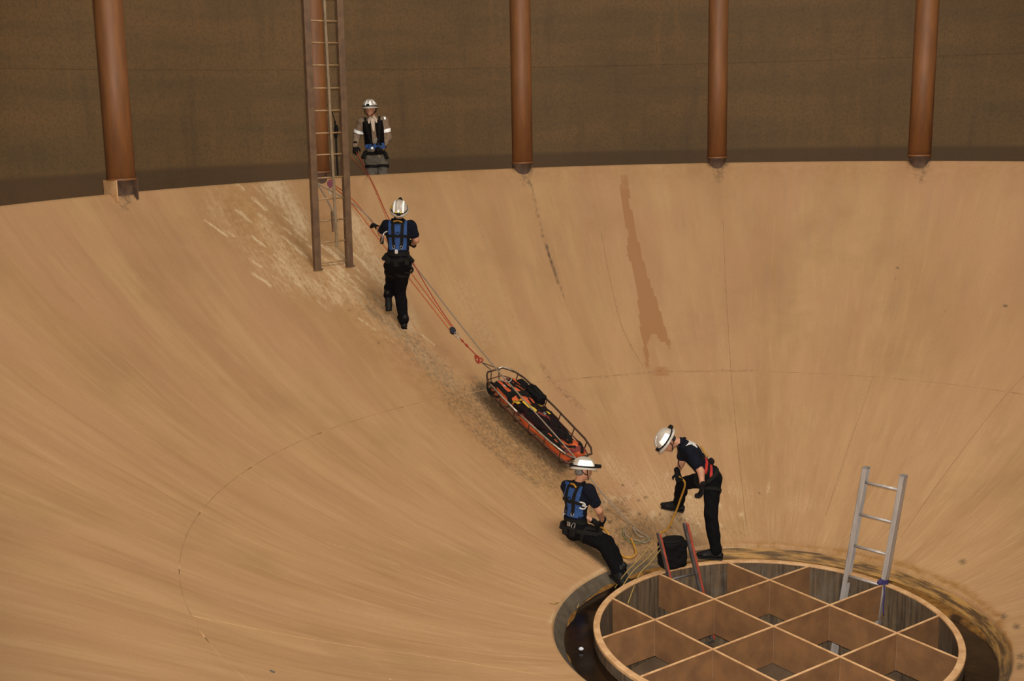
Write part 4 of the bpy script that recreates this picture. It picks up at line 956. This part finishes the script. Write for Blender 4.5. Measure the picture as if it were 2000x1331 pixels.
for s in 'LR': legloop(PB, s, 0.35, 0.05, M_WEB)
def sleeve_band(P, s, t, w, mat):
    a, b_ = P['J']['sh' + s], P['J']['el' + s]; c = a + (b_ - a) * t; ax = nrm(b_ - a); e1 = nrm(np.cross(ax, [0.3, 1, 0.2])); e2 = np.cross(ax, e1); A = np.linspace(0, 2 * math.pi, 21); ds = [e1 * math.cos(x) + e2 * math.sin(x) for x in A]
    ribbon_on('sleeve_tape', P['sh'], [c + d * 0.11 for d in ds], [-d for d in ds], w, 0.004, mat, P['e'], P['org'], 0.001)
sleeve_band(PB, 'R', 0.68, 0.05, M_TAPE); sleeve_band(PB, 'L', 0.60, 0.055, M_TAPE)

strap(PB, [(-0.20, 0.99), (-0.205, 0.93)], 1, 0.03, M_TAPE, 'shoulder_tape', lift=0.004)
# ------------------------------------------------------------------ basket litter with its packed casualty bag
M_TUBE = plain('dark_litter_tube', (92, 70, 52), (64, 46, 36), 20, 0.4, 0.3)
M_STEEL = plain('scuffed_litter_steel', (206, 190, 172), (168, 150, 132), 20, 0.35, 0.5)
M_RTUBE = plain('red_brown_litter_tube', (112, 58, 44), (84, 42, 34), 20, 0.5)
M_ORANGE = plain('orange_nylon', (214, 92, 36), (188, 74, 26), 10, 0.7, bump=0.15)
M_YELL = plain('yellow_webbing', (222, 184, 34), (196, 156, 26), 60, 0.8)
M_BAG = plain('black_nylon', (18, 16, 16), (11, 10, 11), 40, 0.85, spec=0.15)
HR = 0.26
lh, lf = onb(967, 724, HR), onb(1141, 893, HR); la = nrm(lf - lh); ln = nrm(bn((lh + lf) / 2)); ln = nrm(ln - la * (ln @ la)); ll = np.cross(ln, la); LL = np.linalg.norm(lf - lh)
if ll @ RT < 0: ll = -ll
def lp(s, x, h): """s along from head, x across, h height above the litter floor"""; return lh + la * s + ll * x + ln * (h - HR + 0.03)
litter = empty('basket_litter', lp(LL / 2, 0, -0.03), 'wire basket litter lying on the slope loaded with an orange bag', 'stretcher'); lo_ = worldloc(litter)
def hw(s):
    return float(np.interp(s / LL, [0, 0.02, 0.08, 0.16, 0.5, 0.86, 0.95, 1.0], [0.13, 0.18, 0.25, 0.285, 0.285, 0.245, 0.20, 0.13]))
def loop(h, k, r, mat, name, ends=0.0):
    S_ = [0.0, 0.03, 0.08, 0.16, 0.3, 0.5, 0.7, 0.86, 0.95, 1.0]; pts = [lp(LL * (a * (1 - 2 * ends) + ends), hw(a * LL) * k, h) for a in S_] + [lp(LL * (a * (1 - 2 * ends) + ends), -hw(a * LL) * k, h) for a in S_[::-1]]
    return MB().tube(pts, r, 8, closed=True).build(name, mat, litter, lo_, True)
loop(0.24, 1.0, 0.014, M_TUBE, 'top_rail'); loop(0.12, 0.95, 0.009, M_RTUBE, 'middle_rail', 0.012); loop(0.0, 0.62, 0.012, M_TUBE, 'lower_rail', 0.05)
for a in (0.10, 0.26, 0.42, 0.58, 0.74, 0.89):
    s = a * LL; w_ = hw(s); MB().tube(smooth_path([lp(s, -w_, 0.24), lp(s, -w_ * 0.92, 0.08), lp(s, -w_ * 0.6, 0.0), lp(s, w_ * 0.6, 0.0), lp(s, w_ * 0.92, 0.08), lp(s, w_, 0.24)], 3), 0.009, 6).build('rib', M_TUBE, litter, lo_, True)
for x in (-0.07, 0.07): MB().tube(smooth_path([lp(0, x, 0.24), lp(0.04, x, 0.10), lp(0.14, x, 0.0)], 4), 0.008, 6).build('head_rib', M_TUBE, litter, lo_, True); MB().tube(smooth_path([lp(LL, x, 0.24), lp(LL - 0.04, x, 0.10), lp(LL - 0.14, x, 0.0)], 4), 0.008, 6).build('foot_rib', M_TUBE, litter, lo_, True)
MB().tube([lp(0.0, 0.05, 0.255), lp(0.0, 0.13, 0.255), lp(0.06 * LL, 0.225, 0.255)], 0.014, 8).build('bare_rail_end', M_STEEL, litter, lo_, True)
MB().tube([lp(LL * t, -hw(LL * t) - 0.004, 0.25) for t in (0.13, 0.3, 0.45)], 0.012, 8).build('side_sleeve', M_STEEL, litter, lo_, True); MB().tube([lp(LL * t, -hw(LL * t) - 0.004, 0.25) for t in (0.49, 0.62, 0.80, 0.93)], 0.012, 8).build('side_sleeve', M_STEEL, litter, lo_, True)
for x in (-0.10, -0.05, 0, 0.05, 0.10): MB().tube([lp(0.10, x, 0.004), lp(LL - 0.1, x * 0.9, 0.004)], 0.004, 5).build('floor_wire', M_TUBE, litter, lo_)
LAX = np.array([la, ll, ln])
bag = empty('casualty_bag', lp(LL * 0.5, 0, 0.02), 'orange padded casualty bag strapped into the basket litter', 'casualty bag'); bo_ = worldloc(bag)
bs = Solid([blk(lp(LL * 0.20, -0.02, 0.16), LAX, (0.20, 0.20, 0.085), 0.06), ell(lp(LL * 0.30, -0.02, 0.17), LAX, (0.30, 0.19, 0.12)), ell(lp(LL * 0.50, -0.01, 0.12), LAX, (0.34, 0.21, 0.12)), cone(lp(LL * 0.55, -0.08, 0.12), lp(LL * 0.88, -0.075, 0.10), 0.10, 0.085), cone(lp(LL * 0.55, 0.09, 0.12), lp(LL * 0.90, 0.08, 0.11), 0.10, 0.095), ell(lp(LL * 0.88, 0.07, 0.15), LAX, (0.16, 0.11, 0.09))], 0.03, 0.006, 42, 1.0)
bs.build('shell', 0.012, M_ORANGE, bag, bo_)
def over(s_x, w, mat, name='strap', lift=0.003, th=0.005, parent=None):
    q = smooth_path([(s, x, 0) for s, x in s_x], 6); return ribbon_on(name, bs, [lp(LL * a[0], a[1], 0.7) for a in q], [-ln] * len(q), w, th, mat, parent or bag, bo_, lift)
for s in (0.30, 0.44, 0.58, 0.74): over([(s, -0.20), (s + 0.01, 0.0), (s, 0.20)], 0.05, M_WEB)
for x in (-0.10, 0.02, 0.11): over([(0.12, x * 0.7), (0.4, x), (0.9, x * 0.8)], 0.036, M_WEB)
over([(0.16, -0.02), (0.24, 0.12), (0.33, 0.17)], 0.03, M_WEB)
for s0, x0, s1, x1 in ((0.10, -0.18, 0.34, -0.20), (0.34, -0.21, 0.62, -0.19), (0.62, -0.17, 0.92, -0.13), (0.36, -0.15, 0.60, -0.16), (0.26, -0.18, 0.36, 0.10), (0.38, 0.16, 0.62, 0.17), (0.66, -0.14, 0.80, 0.12), (0.80, -0.12, 0.90, 0.02), (0.84, 0.14, 0.95, 0.05), (0.62, 0.15, 0.86, 0.02), (0.14, 0.06, 0.30, -0.16), (0.88, -0.12, 0.93, 0.14)):
    over([(s0, x0), ((s0 + s1) / 2 + 0.01, (x0 + x1) / 2 + 0.01), (s1, x1)], rng.uniform(0.035, 0.075), M_WEB if rng.random() < 0.8 else plain('dark_red_webbing', (128, 40, 28), (96, 28, 22), 40, 0.8), 'strap', rng.uniform(0.003, 0.01)); over([(0.36, -0.12), (0.42, -0.06), (0.50, -0.01)], 0.055, M_YELL, 'yellow_strap', 0.008); over([(0.34, -0.17), (0.38, -0.18), (0.41, -0.17)], 0.04, M_YELL, 'yellow_strap', 0.01); over([(0.43, 0.12), (0.47, 0.14)], 0.05, M_YELL, 'yellow_strap', 0.01); over([(0.52, 0.07), (0.55, 0.09)], 0.04, M_YELL, 'yellow_strap', 0.01)
over([(0.17, -0.10), (0.20, -0.075)], 0.05, plain('white_label', (214, 208, 200)), 'white_label', 0.004, 0.003)
over([(0.10, -0.15), (0.16, 0.0), (0.13, 0.1)], 0.014, plain('grey_cord', (170, 160, 148)), 'grey_cord', 0.012, 0.008)
def blob_thing(name, lab, cat, prims, mat, base, wr=0.006, h=0.012, parts=None):
    e = empty(name, base, lab, cat); o = worldloc(e); sd = Solid(prims, 0.02, wr, 45, rng.uniform(0, 6)); sd.build('body', h, mat, e, o)
    if parts: parts(e, o, sd)
    return e
def wrinkled_blanket():
    prims = [ell(lp(LL * 0.53, 0.0, 0.20), LAX, (0.32, 0.21, 0.055)), ell(lp(LL * 0.40, -0.10, 0.20), LAX, (0.17, 0.12, 0.06)), ell(lp(LL * 0.68, 0.05, 0.19), LAX, (0.24, 0.13, 0.055)), ell(lp(LL * 0.60, -0.05, 0.20), LAX, (0.20, 0.13, 0.055))]
    def ps(e, o, sd):
        for s, x in ((0.47, -0.08), (0.55, 0.03), (0.63, -0.02), (0.70, 0.06), (0.78, 0.03)):
            MB().bbox(lp(LL * s, x, 0.27), LAX, (0.05, 0.035, 0.02), 0.005).build('buckle', M_METAL if s < 0.6 else M_WEB, e, o)
        for s0, s1, x0, x1 in ((0.36, 0.62, -0.10, 0.05), (0.45, 0.80, 0.08, 0.02), (0.50, 0.50, -0.18, 0.18)):
            q = [(s0 + (s1 - s0) * t, x0 + (x1 - x0) * t) for t in np.linspace(0, 1, 9)]; ribbon_on('strap', sd, [lp(LL * a, b_, 0.7) for a, b_ in q], [-ln] * 9, 0.035, 0.006, plain('dark_red_webbing', (128, 40, 28), (96, 28, 22), 40, 0.8) if s0 < 0.4 else M_WEB, e, o, 0.003)
        for q, w_ in (([(0.39, -0.10), (0.44, -0.075), (0.50, -0.03)], 0.05), ([(0.36, -0.16), (0.39, -0.17)], 0.05), ([(0.53, 0.10), (0.56, 0.11)], 0.04)):
            ribbon_on('yellow_strap', sd, [lp(LL * a, b_, 0.7) for a, b_ in q], [-ln] * len(q), w_, 0.006, M_YELL, e, o, 0.008)
    blob_thing('harness_bundle', 'dark bundle of harness and straps over the middle of the orange bag', 'harness', prims, plain('dark_harness_cloth', (40, 16, 15), (13, 11, 14), 14, 0.9, spec=0.15), lp(LL * 0.53, 0, 0.15), 0.012, 0.011, ps)
wrinkled_blanket()
def gear_pack():
    prims = [blk(lp(LL * 0.345, 0.20, 0.22), LAX, (0.15, 0.085, 0.085), 0.03), blk(lp(LL * 0.20, 0.19, 0.20), LAX, (0.09, 0.06, 0.06), 0.03)]
    def ps(e, o, sd): MB().bbox(lp(LL * 0.345, 0.20, 0.31), LAX, (0.22, 0.03, 0.012), 0.004).build('lid_strap', M_WEB, e, o); MB().tube(smooth_path([lp(LL * 0.27, 0.17, 0.29), lp(LL * 0.29, 0.19, 0.35), lp(LL * 0.32, 0.20, 0.31)], 4), 0.010, 6).build('handle', M_WEB, e, o)
    blob_thing('gear_pack', 'black gear pack on the upper right side of the litter', 'bag', prims, M_BAG, lp(LL * 0.3, 0.2, 0.1), 0.006, 0.012, ps)
gear_pack()
e = empty('webbing_coil', lp(LL * 0.16, -0.22, 0.12), 'coil of black webbing at the head end of the litter', 'webbing'); o = worldloc(e)
for k, (dx, dy, r) in enumerate(((0, 0, 0.10), (0.04, 0.01, 0.085), (-0.05, 0.02, 0.075))):
    c_ = lp(LL * 0.15, -0.23, 0.16) + la * dx + ln * dy; MB().tube([c_ + la * r * 1.3 * math.cos(a) + (ll * 0.6 + ln * 0.8) * r * 0.7 * math.sin(a) for a in np.linspace(0, 2 * math.pi, 18)[:-1]], 0.014, 6, closed=True).build('loop', M_WEB, e, o, True)

# ------------------------------------------------------------------ ropes
M_OROPE = plain('orange_rope', (196, 94, 34), (168, 74, 26), 60, 0.8)
M_GROPE = plain('grey_rope', (158, 140, 120), (128, 112, 94), 60, 0.8)
M_RROPE = plain('red_cord', (178, 60, 34), (146, 44, 26), 60, 0.8)
M_YROPE = plain('pale_yellow_cord', (178, 148, 78), (150, 122, 58), 60, 0.8)
def rope(name, pts, r, mat, lab, cat='rope', smooth=True, group=None):
    P = smooth_path(pts, 8) if smooth else pts; base = P[0]
    o = MB().tube(P, r, 6).build(name, mat, None, base, True); return tag(o, lab, cat, group)
pul = onb(884, 646, 0.38); anch = WL + ZZ * 1.22 + WT * 0.13 - WU * 0.16
pk = lambda x, y, h: onb(x, y, h)
def straight(a, b_, n=6): return [a + (b_ - a) * t for t in np.linspace(0, 1, n)]
px_a, px_b = pk(691, 392, 0.62), pk(690, 400, 0.60)
rope('hauling_rope', [anch + WT * 0.02, pk(692, 393, 0.60), pk(755, 470, 0.45), pul + np.array([0.01, 0.02, 0.01])], 0.007, M_OROPE, 'middle of the three orange ropes that meet at the blue pulley')
rope('hauling_rope', [anch - WT * 0.01, pk(690, 402, 0.56), pk(752, 483, 0.42), pul - RT * 0.035], 0.007, M_OROPE, 'lowest of the three orange ropes that meet at the blue pulley')
hB = PB['J']['haR']; rope('hauling_rope', [hB + UP * 0.02, U(712, 327, 19.2), pk(735, 372, 0.75), pk(757, 422, 0.55), pk(806, 512, 0.50), pk(850, 588, 0.44), pul + RT * 0.04], 0.007, M_RROPE, "red-orange rope from the walkway rescuer's glove down to the pulley")
rope('hauling_rope', [U(684, 305, 19.3), U(700, 322, 19.1), pk(722, 350, 0.85), pk(742, 395, 0.62), pk(760, 440, 0.5)], 0.005, M_OROPE, 'thin slack orange rope beside the walkway rescuer')
rope('main_line', [WL + ZZ * 1.28 - WT * 0.22 - WU * 0.10, pk(690, 398, 0.62), pk(735, 440, 0.5), pk(810, 520, 0.48), pk(880, 610, 0.46), pk(962, 712, 0.46), pk(1040, 800, 0.48), pk(1122, 893, 0.42), pk(1165, 950, 0.24), pk(1196, 986, 0.10), pk(1232, 1024, 0.02)], 0.0095, M_GROPE, 'grey main line stretched down the slope over the litter')
rope('anchor_sling', [WL + ZZ * 1.32 - WT * 0.22 - WU * 0.06, WL + ZZ * 1.05 - WT * 0.02 - WU * 0.10, WL + ZZ * 0.66 + WT * 0.16 - WU * 0.08], 0.011, M_GROPE, 'grey anchor sling slanting between the fixed ladder rails')
def pulley(name, c, ax_d, lab, s=1.0, m1=None):
    d = nrm(ax_d); n_ = nrm(np.cross(d, RT)); sd = np.cross(d, n_); e = empty(name, c, lab, 'pulley'); o = worldloc(e)
    for k in (-1, 1):
        p = MB(); q = []
        for a in np.linspace(0, 2 * math.pi, 15)[:-1]: q.append(c + sd * 0.045 * s * math.cos(a) + d * (0.06 if math.sin(a) > 0 else 0.05) * s * math.sin(a) + n_ * k * 0.026 * s)
        q2 = [x + n_ * k * 0.006 for x in q]; V = q + q2; n = 14; link_mesh('cheek_plate', V, [(i, (i + 1) % n, n + (i + 1) % n, n + i) for i in range(n)] + [tuple(range(n)), tuple(range(2 * n - 1, n - 1, -1))], m1 or plain('dark_blue_anodised', (24, 22, 40), (16, 15, 24), 30, 0.4, 0.4), e, o)
    MB().tube([c - n_ * 0.022 * s, c + n_ * 0.022 * s], 0.036 * s, 14).build('sheave', M_METAL, e, o, True)
    cc = c + d * 0.10 * s; MB().tube([cc + d * 0.055 * s * math.cos(a) + sd * 0.028 * s * math.sin(a) for a in np.linspace(0, 2 * math.pi, 16)[:-1]], 0.007, 6, closed=True).build('carabiner', M_METAL, e, o, True)
dd = nrm(pk(930, 695, 0.34) - pul); pulley('rope_pulley', pul, dd, 'dark blue double pulley where the orange ropes meet', 0.95)
pulley('rope_pulley', anch, -ZZ, 'red and purple pulley hanging on the fixed ladder', 1.1, plain('red_purple_anodised', (130, 36, 40), (84, 34, 62), 30, 0.4, 0.4))
kp = [pul + dd * 0.17, pk(908, 672, 0.35), pk(930, 694, 0.33)]
e = empty('tether_cord', kp[0], 'red tether cord with a figure-eight loop at the litter head', 'cord'); o = worldloc(e)
MB().tube(kp, 0.0075, 6).build('cord', M_RROPE, e, o, True)
for t in (0.15, 0.38, 0.46): MB().ball(kp[0] + (kp[2] - kp[0]) * t, 0.018, 8).build('barrel_knot', M_RROPE, e, o, True)
kc = pk(935, 702, 0.33)
MB().tube([kc + dd * 0.055 * math.cos(a) + nrm(np.cross(ln, dd)) * 0.04 * math.sin(2 * a) * (1 if True else 1) + ln * 0.02 * math.sin(a) for a in np.linspace(0, 2 * math.pi, 30)[:-1]], 0.011, 6, closed=True).build('figure_eight', M_RROPE, e, o, True)
MB().tube([kc + dd * 0.05 * math.cos(a) - RT * 0.02 + UP * 0.045 * math.sin(a) for a in np.linspace(0, 2 * math.pi, 20)[:-1]], 0.010, 6, closed=True).build('loop', M_RROPE, e, o, True)
for x in (-0.06, 0.06): MB().tube([kc + dd * 0.07, lp(0.0, x, 0.245)], 0.007, 6).build('bridle_leg', M_TUBE, e, o)
# yellow rope and cords at the riser
hS = PS['J']['haR']
rope('yellow_rope', [hS + UP * 0.03, U(1338, 945, dep(hS)), U(1328, 978, 14.4), onb(1316, 1010, 0.18), onb(1303, 1034, 0.10), onb(1283, 1044, 0.08)], 0.013, M_OCHRE, "yellow webbing hanging from the bending rescuer's hands")
rope('yellow_rope', [PT['J']['haR'] + UP * 0.01, onb(1186, 1040, 0.16), onb(1200, 1068, 0.05), onb(1212, 1084, 0.02), onb(1230, 1090, 0.02), onb(1242, 1082, 0.02), onb(1238, 1066, 0.02), onb(1232, 1052, 0.02)], 0.014, M_OCHRE, 'yellow webbing loop lying by the sitting rescuer')
rope('cord_coil', [onb(1226, 1026, 0.02), onb(1221, 1042, 0.03), onb(1232, 1052, 0.02), onb(1250, 1058, 0.02), onb(1262, 1060, 0.02), onb(1268, 1052, 0.03), onb(1250, 1040, 0.02), onb(1236, 1030, 0.04), onb(1246, 1046, 0.03), onb(1258, 1050, 0.02)], 0.008, M_GROPE, 'pale grey cord lying in a tangle left of the riser ladder')
rope('cord_coil', [onb(1216, 1032, 0.02), onb(1218, 1048, 0.02), onb(1240, 1062, 0.02), onb(1272, 1052, 0.02)], 0.006, plain('green_cord', (96, 118, 74), (78, 98, 60), 60, 0.8), 'thin green cord under the grey tangle')
for (a, b_, c_) in (((1289, 1066), (1235, 1118), (1204, 1164)), ((1292, 1072), (1248, 1124), (1226, 1180)), ((1274, 1062), (1222, 1120), (1200, 1150))):
    p0 = U(a[0], a[1], dep(RL[0]) - 0.05); p1 = onz(b_[0], b_[1], 0.04); p2 = onz(c_[0], c_[1], -0.16)
    rope('thin_cord', [p0, (p0 + p1) / 2 - ZZ * 0.01, p1, p2], 0.006, M_YROPE, {1289: 'middle pale yellow cord from the red ladder into the riser', 1292: 'rightmost pale yellow cord from the red ladder into the riser', 1274: 'leftmost pale yellow cord from the red ladder to the riser rim'}[a[0]])
gz = -0.13
rope('cord_scrap', [onb(1074, 1178, 0.01), onb(1088, 1178, 0.012), onz(1106, 1175, gz + 0.02), onz(1124, 1172, gz + 0.02), onz(1130, 1180, gz + 0.01), onz(1127, 1188, gz)], 0.007, M_YROPE, 'frayed tan cord scrap on the left edge of the gutter')
rope('cord_scrap', [onz(1097, 1181, gz + 0.06), onz(1103, 1188, gz + 0.04), onz(1113, 1192, gz + 0.02)], 0.009, plain('pale_cord', (190, 178, 160)), 'short pale grey cord scrap in the left of the gutter')
o = MB().ball(onz(1135, 1268, gz + 0.01), (0.028, 0.022, 0.018), 10).build('foam_scrap', plain('white_scrap', (226, 230, 236)), None, onz(1135, 1268, gz), True); tag(o, 'small white scrap floating in the gutter water', 'scrap')
# black rope bag hung on the short ladder
bc = (RL[0] + RL[1]) / 2 + RL[4] * 0.17; rad = nrm(np.array([bc[0], bc[1], 0])); bc = bc + rad * 0.12; bx = RL[6]; by = np.cross(ZZ, bx)
def bag_parts(e, o, sd):
    MB().tube([bc + ZZ * 0.175 + bx * 0.135 * math.cos(a) + by * 0.095 * math.sin(a) + RL[4] * 0.0 for a in np.linspace(0, 2 * math.pi, 22)[:-1]], 0.012, 6, closed=True).build('rim', M_WEB, e, o, True)
blob_thing('rope_bag', 'black rope bag between the rails of the short red ladder', 'bag', [blk(bc + ZZ * 0.01, np.array([bx, by, ZZ]), (0.150, 0.11, 0.165), 0.04), ell(bc - ZZ * 0.08, np.array([bx, by, ZZ]), (0.165, 0.12, 0.10))], M_BAG, bc - ZZ * 0.17, 0.004, 0.011, bag_parts)
# black strap hanging behind the fixed ladder
hp = [U(654, 236, 18.2), U(656, 256, 18.2), U(657, 290, 18.2), U(660, 342, 18.2)]
e = empty('hanging_strap', hp[-1], 'black strap hanging between the fixed ladder and the column behind', 'strap'); o = worldloc(e)
MB().ribbon(smooth_path(hp, 5), [-FWD] * 16, 0.028, 0.008).build('webbing', M_WEB, e, o); Solid([ell(U(657, 253, 18.18), np.array([RT, FWD, UP]), (0.035, 0.03, 0.075)), ell(U(656, 264, 18.18), np.array([RT, FWD, UP]), (0.03, 0.03, 0.05))], 0.02).build('buckle_pouch', 0.01, M_BAG, e, o)
MB().tube([hp[0], U(648, 216, 18.3), U(640, 205, 18.05)], 0.006, 5).build('hang_cord', M_WEB, e, o)
# chips of scale on the bowl
for (x, y, s, lab) in ((532, 1312, 0.045, 'dark flake of scale on the bowl at the lower left'), (762, 1328, 0.03, 'pale brown chip on the bowl at the bottom edge')):
    p = onb(x, y, 0.004); o = MB().bbox(p, np.array([nrm(np.cross(bn(p), RT)), nrm(np.cross(bn(p), np.cross(bn(p), RT))), bn(p)])[[1, 0, 2]], (s, s * 0.35, 0.010), 0.004).build('scale_flake', plain('dark_flake', (74, 66, 60)) if s > 0.04 else M_SEAM, None, p); tag(o, lab, 'flake')
